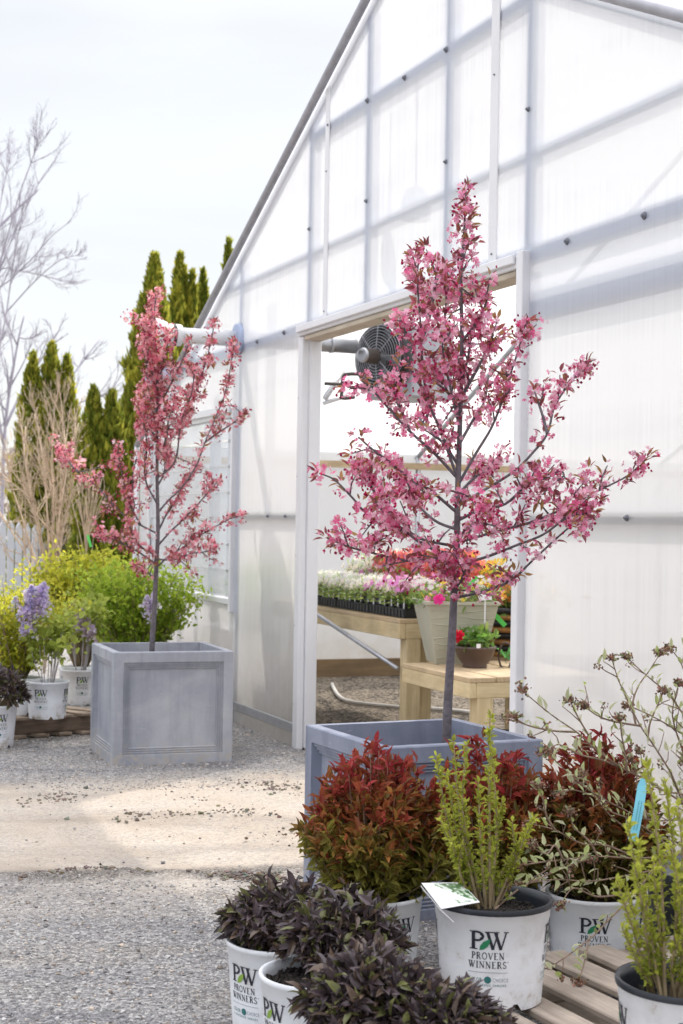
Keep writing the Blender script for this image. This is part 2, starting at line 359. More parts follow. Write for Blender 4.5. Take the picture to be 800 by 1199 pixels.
def copy_tree(o, parent=None):
    c = o.copy(); COL.objects.link(c); c.parent = parent
    for ch in list(o.children): copy_tree(ch, c)
    return c
def spline(pts, n=6):
    P = np.asarray(pts, float)
    if len(P) < 3: return np.array([P[0] + (P[-1] - P[0]) * i / n for i in range(n + 1)])
    Q = np.concatenate([[2 * P[0] - P[1]], P, [2 * P[-1] - P[-2]]]); out = []
    for i in range(1, len(Q) - 2):
        for k in range(n):
            t = k / n; a, b, c, d = Q[i - 1:i + 3]
            out.append(.5 * ((2 * b) + (-a + c) * t + (2 * a - 5 * b + 4 * c - d) * t * t + (-a + 3 * b - 3 * c + d) * t ** 3))
    out.append(P[-1]); return np.array(out)
def rdir(n): return nrm(NR.normal(0, 1, (n, 3)))
def mixc(a, b, f): f = np.asarray(f)[:, None]; return np.asarray(a) * (1 - f) + np.asarray(b) * f
def jitc(c, n, s=.15): return np.clip(np.asarray(c) * (1 + NR.normal(0, s, (n, 1))) * (1 + NR.normal(0, s * .4, (n, 3))), .001, .95)

# ------------------------------------------------------------------ camera, light, sky
cam = bpy.data.cameras.new('camera'); co = bpy.data.objects.new('camera', cam); COL.objects.link(co); S.camera = co
cam.sensor_fit = 'HORIZONTAL'; cam.sensor_width = 24; cam.lens = 24 * F / 800; cam.clip_end = 2000; cam.clip_start = .05
from mathutils import Matrix
Bm = CAMR.T @ np.diag([1, -1, -1])
mw = Matrix([list(Bm[0]) + [0], list(Bm[1]) + [0], list(Bm[2]) + [H], [0, 0, 0, 1]]); co.matrix_world = mw
cam.dof.use_dof = True; cam.dof.focus_distance = 4.9; cam.dof.aperture_fstop = 7.0
SUN_AZ, SUN_EL = math.radians(30), math.radians(48)
sd = Vector((math.sin(SUN_AZ) * math.cos(SUN_EL), math.cos(SUN_AZ) * math.cos(SUN_EL), math.sin(SUN_EL)))
sun = bpy.data.lights.new('sun', 'SUN'); sun.energy = 3.1; sun.angle = math.radians(1.0); sun.color = (1, .92, .80)
so = bpy.data.objects.new('sun', sun); COL.objects.link(so); so.rotation_euler = sd.to_track_quat('Z', 'Y').to_euler()
wd = bpy.data.worlds.new('World'); S.world = wd; wd.use_nodes = True
t = wd.node_tree; t.nodes.clear(); ow = t.nodes.new('ShaderNodeOutputWorld'); bg = N(t, 'ShaderNodeBackground', Strength=.10)
sk = N(t, 'ShaderNodeTexSky', sky_type='NISHITA'); sk.sun_disc = False; sk.sun_elevation = SUN_EL; sk.sun_rotation = SUN_AZ
sk.air_density = 1.0; sk.dust_density = .7; sk.ozone_density = 1.5; sk.altitude = 0
veil = N(t, 'ShaderNodeMix', data_type='RGBA'); veil.inputs[0].default_value = .82
cn_ = N(t, 'ShaderNodeTexNoise', Scale=2.2, Detail=5.0, Roughness=.55, Distortion=.4); ct_ = t.nodes.new('ShaderNodeTexCoord'); cm_ = N(t, 'ShaderNodeMapping'); cm_.inputs['Scale'].default_value = (1, 1, 3.2); L(t, ct_.outputs['Generated'], cm_.inputs[0]); L(t, cm_.outputs[0], cn_.inputs['Vector'])
cr_ = ramp(t, cn_.outputs[0], [(.3, (5.45, 5.5, 5.65)), (.7, (6.25, 6.15, 6.05))]) if False else None      # thin high cloud over the clear sky
cl_ = N(t, 'ShaderNodeMapRange'); cl_.inputs[1].default_value = .3; cl_.inputs[2].default_value = .7; cl_.inputs[3].default_value = .93; cl_.inputs[4].default_value = 1.08; L(t, cn_.outputs[0], cl_.inputs[0])
L(t, sk.outputs[0], veil.inputs[6]); veil.inputs[7].default_value = (5.95, 5.9, 5.88, 1)
gz_ = t.nodes.new('ShaderNodeTexCoord'); sz_ = t.nodes.new('ShaderNodeSeparateXYZ'); L(t, gz_.outputs['Generated'], sz_.inputs[0])     # added overhead brightening above the view, fills the shade
mr_ = N(t, 'ShaderNodeMapRange'); mr_.inputs[1].default_value = .30; mr_.inputs[2].default_value = .85; L(t, sz_.outputs[2], mr_.inputs[0])
zc_ = N(t, 'ShaderNodeMix', data_type='RGBA'); zc_.inputs[6].default_value = (1, 1, 1, 1); zc_.inputs[7].default_value = (3.1, 3.08, 3.12, 1); L(t, mr_.outputs[0], zc_.inputs[0])
vs_ = t.nodes.new('ShaderNodeVectorMath'); vs_.operation = 'MULTIPLY'; L(t, veil.outputs[2], vs_.inputs[0]); L(t, zc_.outputs[2], vs_.inputs[1]); cv_ = t.nodes.new('ShaderNodeVectorMath'); cv_.operation = 'SCALE'; L(t, vs_.outputs[0], cv_.inputs[0]); L(t, cl_.outputs[0], cv_.inputs['Scale']); L(t, cv_.outputs[0], bg.inputs[0]) 
L(t, bg.outputs[0], ow.inputs[0])
S.view_settings.view_transform = 'Standard'; S.view_settings.look = 'None'; S.view_settings.gamma = 1
S.view_settings.exposure = 0.72
try:
    S.cycles.use_denoising = True; S.cycles.denoiser = 'OPENIMAGEDENOISE'
except Exception: pass
S.cycles.max_bounces = 12; S.cycles.transparent_max_bounces = 16; S.cycles.transmission_bounces = 8; S.cycles.diffuse_bounces = 6
S.cycles.sample_clamp_indirect = 8; S.cycles.caustics_reflective = False; S.cycles.caustics_refractive = False

# ------------------------------------------------------------------ ground
def ground_noise(x, y):
    return (np.sin(x * 2.1 + 1.3 * np.sin(y * 1.7)) * np.sin(y * 2.7 + x) * .006 + np.sin(x * 7.3 + y * 3.1 + 2 * np.sin(y * 4)) * np.sin(y * 9.1 - x * 4) * .0035)
def trackline(x):   # ragged near edge of the driven strip and the far edge
    return 5.62 + .16 * (x + 1.2) + .05 * np.sin(x * 5) + .03 * np.sin(x * 13 + 1), 7.55 + .30 * (x + 1.2) + .07 * np.sin(x * 4 + 2)
fx = np.concatenate([[-400, -120, -40, -15, -8, -5], np.arange(-3.2, 1.6, .04), [2.5, 4, 8, 15, 40, 120, 400]])
fy = np.concatenate([[-300, -80, -20, -5, 0, 2, 2.8], np.arange(3.2, 11.5, .04), [12.5, 14, 18, 25, 40, 80, 200, 600]])
gx, gy = np.meshgrid(fx, fy, indexing='ij')
sgn = ((gx - G0[0]) * GN[0] + (gy - G0[1]) * GN[1])          # > 0 inside the greenhouse
inner = np.clip((gx + 3.2) / .3, 0, 1) * np.clip((1.5 - gx) / .3, 0, 1) * np.clip((gy - 3.2) / .3, 0, 1) * np.clip((11.4 - gy) / .3, 0, 1) * np.clip(-sgn / .25, 0, 1)
n1, n2 = trackline(gx)
ridge = np.exp(-((gy - n1) / .05) ** 2) * (.014 + .012 * np.sin(gx * 21 + 2 * np.sin(gx * 9))) + np.exp(-((gy - n1 - .62) / .3) ** 2) * -.012
gz = (ground_noise(gx, gy) + ridge + np.exp(-((sgn + .12) / .12) ** 2) * .022 * (1 + .4 * np.sin(gy * 8))) * inner - (sgn > -.0) * .0
g = Geo(); nx, ny = len(fx), len(fy)
ii = np.arange((nx - 1) * (ny - 1)); a_ = ii // (ny - 1); b_ = ii % (ny - 1); k = a_ * ny + b_
g.raw(np.stack([gx, gy, gz], -1).reshape(-1, 3), None, np.stack([k, k + ny, k + ny + 1, k + 1], 1))
m, t, o = nt('gravel_yard')
b = N(t, 'ShaderNodeBsdfPrincipled', Roughness=.92); b.inputs['Specular IOR Level'].default_value = .25
tc = t.nodes.new('ShaderNodeTexCoord'); P = tc.outputs['Object']
sx = N(t, 'ShaderNodeSeparateXYZ'); L(t, P, sx.inputs[0])
def mth(op, a, b_=None, c=None):
    n = N(t, 'ShaderNodeMath', operation=op)
    for i, q in enumerate((a, b_, c)):
        if q is None: continue
        if isinstance(q, (int, float)): n.inputs[i].default_value = q
        else: L(t, q, n.inputs[i])
    return n.outputs[0]
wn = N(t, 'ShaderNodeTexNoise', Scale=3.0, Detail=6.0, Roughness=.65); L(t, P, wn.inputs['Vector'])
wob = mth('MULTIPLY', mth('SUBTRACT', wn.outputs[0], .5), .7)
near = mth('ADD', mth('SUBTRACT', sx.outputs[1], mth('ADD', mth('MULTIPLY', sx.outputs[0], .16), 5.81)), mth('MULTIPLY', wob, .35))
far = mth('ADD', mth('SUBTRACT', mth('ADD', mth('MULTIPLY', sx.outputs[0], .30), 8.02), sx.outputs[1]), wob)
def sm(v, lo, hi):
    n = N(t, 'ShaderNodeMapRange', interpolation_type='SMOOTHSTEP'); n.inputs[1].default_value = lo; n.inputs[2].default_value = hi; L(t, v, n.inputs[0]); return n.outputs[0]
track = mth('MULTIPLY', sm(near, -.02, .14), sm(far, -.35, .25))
vo = N(t, 'ShaderNodeTexVoronoi', Scale=75.0); L(t, P, vo.inputs['Vector'])
vo2 = N(t, 'ShaderNodeTexVoronoi', Scale=190.0); L(t, P, vo2.inputs['Vector'])
sp1 = N(t, 'ShaderNodeSeparateColor'); L(t, vo.outputs['Color'], sp1.inputs[0])
sp2 = N(t, 'ShaderNodeSeparateColor'); L(t, vo2.outputs['Color'], sp2.inputs[0])
stone = mth('ADD', mth('MULTIPLY', sp1.outputs[0], .5), mth('MULTIPLY', sp2.outputs[1], .5))
gravel = ramp(t, stone, [(.15, (.13, .126, .126)), (.45, (.25, .243, .243)), (.7, (.35, .34, .33)), (.92, (.55, .53, .50))])
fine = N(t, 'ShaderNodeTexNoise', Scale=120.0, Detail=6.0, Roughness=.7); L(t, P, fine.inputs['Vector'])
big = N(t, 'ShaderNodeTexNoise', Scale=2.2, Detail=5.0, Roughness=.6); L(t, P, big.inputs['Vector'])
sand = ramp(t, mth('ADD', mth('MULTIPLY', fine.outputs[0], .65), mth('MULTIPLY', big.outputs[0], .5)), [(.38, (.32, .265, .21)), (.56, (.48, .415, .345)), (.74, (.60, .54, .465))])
gv = N(t, 'ShaderNodeTexNoise', Scale=1.6, Detail=4.0, Roughness=.55, Distortion=.5); gm_ = N(t, 'ShaderNodeMapping'); gm_.inputs['Scale'].default_value = (.55, 1.8, 1); L(t, P, gm_.inputs[0]); L(t, gm_.outputs[0], gv.inputs['Vector'])
gx_ = N(t, 'ShaderNodeMix', data_type='RGBA', blend_type='MULTIPLY'); gx_.inputs[0].default_value = 1.0; L(t, gravel, gx_.inputs[6]); L(t, ramp(t, gv.outputs[0], [(.32, (.72, .72, .75)), (.5, (1, 1, 1)), (.68, (1.0, .96, .9))]), gx_.inputs[7]); gravel = gx_.outputs[2]
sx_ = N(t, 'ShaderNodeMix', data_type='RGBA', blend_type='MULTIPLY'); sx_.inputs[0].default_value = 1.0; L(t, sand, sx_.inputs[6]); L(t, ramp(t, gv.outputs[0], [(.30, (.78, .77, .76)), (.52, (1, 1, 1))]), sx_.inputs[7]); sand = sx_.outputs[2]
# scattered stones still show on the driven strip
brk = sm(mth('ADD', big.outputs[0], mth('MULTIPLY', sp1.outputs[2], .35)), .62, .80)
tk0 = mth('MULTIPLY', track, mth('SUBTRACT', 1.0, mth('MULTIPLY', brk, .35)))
sun_fringe = mth('MULTIPLY', mth('MULTIPLY', sm(near, -.95, -.05), mth('SUBTRACT', 1.0, sm(near, -.05, .1))), sm(big.outputs[0], .25, .75))      # sand tone over the gravel, painting the soft sunlit edge past the strip
tk = mth('MAXIMUM', tk0, mth('MULTIPLY', sun_fringe, .62))
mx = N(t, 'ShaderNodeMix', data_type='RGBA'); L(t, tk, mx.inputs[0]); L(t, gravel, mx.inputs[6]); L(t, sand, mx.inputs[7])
# dark debris along the near edge of the strip
deb = mth('MULTIPLY', mth('SUBTRACT', 1.0, sm(mth('ABSOLUTE', mth('SUBTRACT', near, .03)), .02, .13)), sm(fine.outputs[0], .38, .6))
mx2 = N(t, 'ShaderNodeMix', data_type='RGBA'); L(t, mth('MULTIPLY', deb, .92), mx2.inputs[0]); L(t, mx.outputs[2], mx2.inputs[6]); mx2.inputs[7].default_value = (.085, .07, .055, 1)
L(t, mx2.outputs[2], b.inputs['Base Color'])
hh = mth('ADD', mth('MULTIPLY', mth('MULTIPLY', vo.outputs['Distance'], mth('SUBTRACT', 1.0, mth('MULTIPLY', tk, .85))), -1.0), mth('MULTIPLY', fine.outputs[0], .35))
bp = N(t, 'ShaderNodeBump', Strength=.9, Distance=.012); L(t, hh, bp.inputs['Height']); L(t, bp.outputs[0], b.inputs['Normal'])
L(t, b.outputs[0], o.inputs[0])
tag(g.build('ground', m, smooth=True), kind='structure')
# loose stones
n = 52000
px = NR.uniform(-2.4, .55, n); py = 3.6 + 6.6 * NR.uniform(0, 1, n) ** 1.35
l1, l2 = trackline(px); sg = (px - G0[0]) * GN[0] + (py - G0[1]) * GN[1]
ontrack = (py > l1 + .06) & (py < l2 - .1); ridge_ = np.abs(py - l1) < .07
keep = (sg < -.01) & (NR.uniform(0, 1, n) < np.where(ontrack, .025, np.where(ridge_, 1, .85)))
px, py, sg = px[keep], py[keep], sg[keep]; n = len(px)
r = NR.lognormal(math.log(.0048), .42, n); r = np.clip(r * .72, .0016, .013)
tone = NR.uniform(0, 1, n)
cols = mixc((.13, .128, .135), (.52, .505, .49), tone) * np.where(NR.uniform(0, 1, (n, 1)) < .2, np.array([[1.1, .95, .8]]), 1.0)
# crumbs of dark earth pushed up along the wheel lines
cx, cy = [], []
for off, amp, cnt, x0, x1 in ((.0, .035, 4200, -2.2, .5), (1.15, .07, 300, -.95, .3), (1.62, .10, 700, -1.9, -.6), (.75, .16, 260, -1.2, .2), (1.9, .08, 500, -.6, .2)):
    x_ = NR.uniform(x0, x1, cnt); x_ = x_[NR.uniform(0, 1, cnt) < .5 + .5 * np.sin(x_ * 9 + 3 * np.sin(x_ * 4) + off * 7)]; cx.append(x_); cy.append(trackline(x_)[0] + off + NR.normal(0, amp, len(x_)) + .05 * np.sin(x_ * 6 + off * 9))
cx, cy = np.concatenate(cx), np.concatenate(cy); cn = len(cx); cr2 = np.clip(NR.lognormal(math.log(.0055), .45, cn), .002, .016)
g = Geo(); g.blobs(np.stack([cx, cy, ground_noise(cx, cy) + .012 * np.exp(-((cy - trackline(cx)[0]) / .05) ** 2) + cr2 * .2], 1), cr2, jitc((.16, .13, .105), cn, .3), .6, .4)
g.blobs(np.stack([px, py, ground_noise(px, py) + r * .25 + np.exp(-((sg + .12) / .12) ** 2) * .02], 1), r, cols, .65, .4)
ms, t, o = nt('stone'); b = N(t, 'ShaderNodeBsdfPrincipled', Roughness=.9); at_ = N(t, 'ShaderNodeAttribute', attribute_name='Col'); L(t, at_.outputs[0], b.inputs['Base Color']); L(t, b.outputs[0], o.inputs[0])
M['stone'] = ms
tag(g.build('loose_gravel', 'stone'), kind='stuff')

# ------------------------------------------------------------------ greenhouse
T0, T1, ZE, TR, ZR, DEEP = -3.82, 6.41, 1.876, 1.294, 4.15, 9.0
def roofz(t_): return ZR - .4448 * abs(t_ - TR)
gh = thing('greenhouse', 'large white translucent greenhouse with open doorway and pitched end wall', 'greenhouse', W(0, 0, 0))
def gbox(g, t0, t1, n0, n1, z0, z1, **kw): g.box(W(t0, n0, z0), GD * (t1 - t0), UP * (z1 - z0), GN * (n1 - n0), **kw)   # right-handed: GD x UP = -GN
def gbox(g, t0, t1, n0, n1, z0, z1, **kw):
    g.box(W(t0, n0, z0), GN * (n1 - n0), GD * (t1 - t0) * -1 + 0, UP * (z1 - z0), **kw) if False else g.box(W(t1, n0, z0), GD * (t0 - t1), GN * (n1 - n0) * -1 * -1, UP * (z1 - z0), **kw)
def poly(g, pts, nn, thick=.008):
    """extruded polygon in the end wall plane, convex, points (t, z)"""
    k = len(pts); V = [W(a, nn, z) for a, z in pts] + [W(a, nn + thick, z) for a, z in pts]
    T = [[0, i, i + 1] for i in range(1, k - 1)] + [[k, k + i + 1, k + i] for i in range(1, k - 1)]
    Q = [[i, k + i, k + (i + 1) % k, (i + 1) % k] for i in range(k)]
    h_ = len(T) // 2
    g.raw(V, T[:h_]); g.raw(V, T[h_:], Q, mi=1)
DT0, DT1, DZ = -.01, 2.62, 2.345
WT0, WT1, WZ0, WZ1 = -3.42, -1.31, .77, 1.99
def wallpart(name, pts, lab=None):
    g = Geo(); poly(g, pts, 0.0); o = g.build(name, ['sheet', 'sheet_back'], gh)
    if lab: o['label'] = lab
    return o
zb = -.04
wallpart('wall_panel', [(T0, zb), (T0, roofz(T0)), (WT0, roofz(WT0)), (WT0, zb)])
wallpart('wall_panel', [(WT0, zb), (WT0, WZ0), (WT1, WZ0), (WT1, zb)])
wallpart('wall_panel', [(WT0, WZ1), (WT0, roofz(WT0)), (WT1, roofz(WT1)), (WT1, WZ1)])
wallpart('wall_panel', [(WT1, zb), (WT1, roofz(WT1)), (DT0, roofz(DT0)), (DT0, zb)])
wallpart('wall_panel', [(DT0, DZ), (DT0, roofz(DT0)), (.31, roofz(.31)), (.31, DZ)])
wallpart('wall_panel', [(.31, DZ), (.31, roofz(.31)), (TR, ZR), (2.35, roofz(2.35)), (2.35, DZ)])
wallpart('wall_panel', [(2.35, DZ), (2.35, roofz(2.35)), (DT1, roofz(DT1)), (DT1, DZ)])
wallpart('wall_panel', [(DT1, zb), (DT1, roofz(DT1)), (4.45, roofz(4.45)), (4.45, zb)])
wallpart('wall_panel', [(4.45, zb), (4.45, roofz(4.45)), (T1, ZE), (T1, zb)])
def bar(name, t0, t1, n0, n1, z0, z1, mat, bev=.004, uv=False):
    g = Geo(); gbox(g, t0, t1, n0, n1, z0, z1, bev=bev); return g.build(name, mat, gh, uvbox=uv)
# frame behind the sheets
def bolts(par, pts, r=.013):
    for i, (t_, z_) in enumerate(pts):
        g = Geo(); g.lathe([(0, -.014), (r * .5, -.014), (r * .62, -.008), (r, -.006), (r * 1.15, -.001), (0, -.001)], W(t_, 0, z_), 12, ax=(GD, UP, GN)); g.build('bolt', 'bolt', par)
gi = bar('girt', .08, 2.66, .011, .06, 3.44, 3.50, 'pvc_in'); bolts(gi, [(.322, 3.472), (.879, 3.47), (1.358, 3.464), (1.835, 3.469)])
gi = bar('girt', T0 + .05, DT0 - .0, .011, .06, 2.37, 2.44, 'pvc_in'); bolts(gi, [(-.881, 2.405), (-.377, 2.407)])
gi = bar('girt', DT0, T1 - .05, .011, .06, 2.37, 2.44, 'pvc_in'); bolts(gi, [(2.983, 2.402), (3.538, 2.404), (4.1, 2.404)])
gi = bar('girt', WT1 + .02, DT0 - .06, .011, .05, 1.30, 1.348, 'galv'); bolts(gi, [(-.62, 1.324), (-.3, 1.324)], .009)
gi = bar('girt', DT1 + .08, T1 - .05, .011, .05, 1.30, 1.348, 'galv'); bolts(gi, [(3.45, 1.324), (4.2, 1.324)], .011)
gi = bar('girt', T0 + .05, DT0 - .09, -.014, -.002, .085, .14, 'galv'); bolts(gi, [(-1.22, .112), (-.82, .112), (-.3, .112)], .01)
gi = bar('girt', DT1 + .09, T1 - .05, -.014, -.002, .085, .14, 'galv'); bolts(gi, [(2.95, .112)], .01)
bar('shadow_rail', DT1 + .02, 4.4, .03, .07, 2.13, 2.25, 'pvc_in')  # added rail standing in for a soft shadow band under the girt
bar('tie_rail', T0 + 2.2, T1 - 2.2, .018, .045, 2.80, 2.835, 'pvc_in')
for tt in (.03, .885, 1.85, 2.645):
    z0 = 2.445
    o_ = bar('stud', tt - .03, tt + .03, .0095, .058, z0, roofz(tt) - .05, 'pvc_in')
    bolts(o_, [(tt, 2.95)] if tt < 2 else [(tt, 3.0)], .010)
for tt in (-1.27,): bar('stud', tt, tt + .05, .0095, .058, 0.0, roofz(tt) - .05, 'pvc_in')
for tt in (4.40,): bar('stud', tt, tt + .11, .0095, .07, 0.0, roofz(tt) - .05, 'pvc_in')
# strips over the sheet joints
for tt, w in ((.31, .06), (2.345, .075)):
    o_ = bar('joint_strip', tt - w / 2, tt + w / 2, -.008, -.001, DZ + .045, roofz(tt) - .03, 'pvc')
    bolts(o_, [(tt, 2.45), (tt, 3.22)], .007)
# doorway
o_ = bar('door_jamb', DT0 - .085, DT0 - .05, -.012, -.001, 0, DZ + .06, 'pvc'); bolts(o_, [(DT0 - .068, z_) for z_ in (.25, .7, 1.1, 1.55, 2.0)], .006)
bar('door_jamb', DT0 - .045, DT0 + .012, -.02, .02, 0, DZ + .0, 'pvc')
bar('door_jamb', DT0 + .0, DT0 + .03, .022, .09, 0, DZ - .002, 'pvc')
bar('door_jamb', DT1 - .0, DT1 + .055, -.035, .02, 0, DZ + .07, 'pvc')
bar('door_jamb', DT1 - .035, DT1 - .004, .0, .09, 0, DZ - .002, 'pvc')
bar('door_header', DT0 - .05, DT1 - .003, -.032, .012, DZ + .002, DZ + .055, 'pvc')
bar('door_header', DT0 - .03, DT1 - .005, -.05, -.034, DZ + .02, DZ + .06, 'pvc')
bar('door_lintel', DT0 + .032, DT1 - .038, -.018, .09, DZ - .026, DZ + .0005, 'palewood', uv=GD)
# roof
for sgn_, ta, tb in ((-1, T0, TR), (1, TR, T1)):
    g = Geo(); n0, n1 = -.015, DEEP
    za, zb_ = roofz(ta) + .004, roofz(tb) + .004
    V = [W(ta, n0, za), W(tb, n0, zb_), W(tb, n1, zb_), W(ta, n1, za)]; V += [v + UP * .006 for v in V]
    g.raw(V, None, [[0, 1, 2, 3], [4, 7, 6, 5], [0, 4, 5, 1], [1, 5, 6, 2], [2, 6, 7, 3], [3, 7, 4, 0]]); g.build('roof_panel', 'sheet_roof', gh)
    g = Geo(); g.tube([W(ta, -.03, za + .0), W((ta + tb) / 2, -.03, (za + zb_) / 2), W(tb, -.03, zb_)], .024, 10); g.build('roof_edge_tube', 'edge', gh, smooth=True)
    g = Geo(); g.tube([W(ta, .03, za - .04), W(tb, .03, zb_ - .04)], .018, 8); g.build('rafter', 'pvc_in', gh, smooth=True)
    for nn in (2.4, 4.8, 7.2):
        g = Geo(); g.tube([W(ta, nn, za - .03), W(tb, nn, zb_ - .03)], .02, 8); g.build('rafter', 'galv', gh, smooth=True)
# side walls, back wall
for ta in (T0, T1):
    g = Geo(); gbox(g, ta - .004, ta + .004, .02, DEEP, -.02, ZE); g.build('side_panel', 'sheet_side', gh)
    dd = .01 if ta < 0 else -.05
    g = Geo(); gbox(g, ta + dd, ta + dd + .04, .03, DEEP, -.01, .155); g.build('kick_board', 'kick', gh, uvbox=GN)
    g = Geo(); gbox(g, ta + dd, ta + dd + .04, .03, DEEP, 1.75, 1.805); g.build('hip_board', 'cedar', gh, uvbox=GN)
    for nn in (.12, 2.4, 4.8, 7.2):
        g = Geo(); g.tube([W(ta + dd * 3, nn, 0), W(ta + dd * 3, nn, ZE)], .02, 8); g.build('side_post', 'galv', gh, smooth=True)
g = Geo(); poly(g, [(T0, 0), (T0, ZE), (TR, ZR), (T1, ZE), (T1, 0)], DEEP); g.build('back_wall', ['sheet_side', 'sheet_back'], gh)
g = Geo(); g.tube([W(T0 + .0, -.03, -.03), W(T0 + .0, -.03, ZE)], .022, 10); g.build('corner_post', 'pvc', gh, smooth=True)
# louvred window
wf = Geo()
for (a, b_, c, d) in ((WT0, WT1, WZ1 - .03, WZ1 + .03), (WT0, WT1, WZ0 - .02, WZ0 + .02), (WT0 - .03, WT0 + .0, WZ0 - .02, WZ1 + .03), (WT1 - .012, WT1 + .02, WZ0 - .07, WZ1 + .03)):
    gbox(wf, a, b_, -.03, .03, c, d, bev=.004)
gbox(wf, WT0, WT1, -.05, -.032, WZ1 + .0, WZ1 + .05, bev=.003)
wfo = wf.build('window_frame', 'pvc', gh)
mglass, t, o = nt('louvre_glass')
gt = N(t, 'ShaderNodeBsdfTransparent'); gt.inputs[0].default_value = (.93, .95, .97, 1); gg = N(t, 'ShaderNodeBsdfGlossy', Roughness=.05); gm = N(t, 'ShaderNodeMixShader', Fac=.14)
gd_ = N(t, 'ShaderNodeBsdfDiffuse'); gd_.inputs[0].default_value = (.8, .82, .86, 1); gm2 = N(t, 'ShaderNodeMixShader', Fac=.25)
L(t, gt.outputs[0], gm2.inputs[1]); L(t, gd_.outputs[0], gm2.inputs[2]); L(t, gm2.outputs[0], gm.inputs[1]); L(t, gg.outputs[0], gm.inputs[2]); L(t, gm.outputs[0], o.inputs[0]); M['glass'] = mglass
for i in range(7):
    zz = WZ0 + .04 + i * .168
    g = Geo(); g.box(W(WT1 - .015, -.028, zz), GD * (WT0 - WT1 + .015), GN * .018 + UP * .162, GN * .004 - UP * .001); g.build('louvre', 'glass', wfo)
    g = Geo(); gbox(g, WT1 - .05, WT1 - .014, -.034, -.026, zz + .150, zz + .168, bev=.002); g.build('louvre_clip', 'galv', wfo)
for tt in (-1.62, -2.05, -2.45, -2.9):
    w = .10 if tt in (-2.05, -2.9) else .05
    bar('stud', tt, tt + w, .30, .36, .02, roofz(tt) - .1, 'pvc')
fl = Geo(); gbox(fl, T0 + .06, T1 - .06, .02, DEEP - .02, -.01, .012)
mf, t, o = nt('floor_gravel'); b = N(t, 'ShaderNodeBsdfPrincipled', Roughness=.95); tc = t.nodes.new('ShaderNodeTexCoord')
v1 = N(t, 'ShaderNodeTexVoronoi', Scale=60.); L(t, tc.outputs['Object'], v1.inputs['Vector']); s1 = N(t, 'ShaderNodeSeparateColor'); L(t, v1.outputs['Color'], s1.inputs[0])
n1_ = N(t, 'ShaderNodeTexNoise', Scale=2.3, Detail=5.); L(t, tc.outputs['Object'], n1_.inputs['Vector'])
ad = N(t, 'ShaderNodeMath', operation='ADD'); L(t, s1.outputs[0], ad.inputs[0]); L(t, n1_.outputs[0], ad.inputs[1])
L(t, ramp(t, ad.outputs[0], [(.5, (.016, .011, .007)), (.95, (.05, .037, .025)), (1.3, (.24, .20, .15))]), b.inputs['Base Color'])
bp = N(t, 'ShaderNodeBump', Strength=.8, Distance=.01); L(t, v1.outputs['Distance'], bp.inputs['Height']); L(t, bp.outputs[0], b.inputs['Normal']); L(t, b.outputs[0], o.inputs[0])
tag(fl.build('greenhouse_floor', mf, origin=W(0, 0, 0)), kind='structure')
# lamp hanging behind the sheets
p = W(*[gab(487, 237, .22)[0], .22, gab(487, 237, .22)[1]])
lamp = thing('hanging_lamp', 'boxy lamp hanging inside the greenhouse, a grey shape behind the upper sheets', 'lamp', p + UP * .0)
g = Geo(); g.lathe([(0, .07), (.05, .07), (.075, .0), (.08, -.09), (.0, -.09)], p, 16); g.build('lamp_housing', 'pvc_in', lamp)
g = Geo(); g.tube([p + UP * .07, np.array([p[0], p[1], p[2] + .7])], .006, 6); g.build('cord', 'pvc_in', lamp)

# flue and heater
def cyl(g, a, b_, r0, r1=None, seg=20, mi=0): g.tube([a, (np.asarray(a) + b_) / 2, b_], [r0, ((r1 or r0) + r0) / 2, r1 or r0], seg, mi=mi)
fz = 2.46; fo = W(-1.25, 0, fz)
fl_ = thing('flue_pipe', 'white vent pipe sticking out of the greenhouse end wall with a hood on its end', 'pipe', fo)
g = Geo(); cyl(g, fo - GN * .44, fo - GN * .005, .05); g.build('outer_pipe', 'pvc', fl_, smooth=True)
g = Geo(); cyl(g, fo + GN * .012, fo + GN * .80, .052); cyl(g, fo + GN * .5, fo + GN * .52, .057); cyl(g, fo + GN * .62, fo + GN * .64, .057); g.build('inner_pipe', 'galv', fl_, smooth=True)
g = Geo(); g.lathe([(0, -.03), (.095, -.03), (.1, -.015), (.1, -.003), (0, -.003)], fo, 24, ax=(GD, UP, GN)); g.build('flange', 'pvc_in', fl_, smooth=False)
hc = fo - GN * .47
g = Geo(); g.lathe([(.0, .08), (.066, .08), (.07, .06), (.07, -.01), (.08, -.02), (.098, -.07), (.102, -.10), (.095, -.11), (0, -.095)], hc, 24, ax=(GD, UP, GN)); g.build('hood', 'pvc', fl_, smooth=True)
g = Geo(); g.lathe([(.071, .02), (.0725, .02), (.0725, .04), (.071, .04)], hc, 24, ax=(GD, UP, GN)); g.build('hood_slot', 'black', fl_)
hp = at(444, 418, 10.45); nh = nrm(np.array([-.72, -.69, 0])); th = np.cross(UP, nh) * -1; th = nrm(np.cross(nh, UP)) * -1
heater = thing('unit_heater', 'grey gas heater with black fan and wire guard hanging inside the greenhouse', 'heater', hp)
bk = -nh
g = Geo(); g.box(hp + bk * .10 - th * .22 - UP * .27, th * .44, bk * .40, UP * .5, bev=.012); g.build('cabinet', solid('heater_grey', (.38, .40, .44), .45, var=.05), heater)
g = Geo(); g.lathe([(.20, 0), (.225, .0), (.235, -.09), (.20, -.09), (.20, 0)], hp, 32, ax=(th, UP, nh)); g.build('fan_shroud', 'black', heater, smooth=True)
g = Geo()
for r_ in np.linspace(.06, .215, 9): g.tube([hp + nh * (.035 - .02 * (r_ / .215) ** 2) + r_ * (math.cos(a) * th + math.sin(a) * UP) for a in np.linspace(0, 2 * PI, 33)], .0022, 4, caps=False)
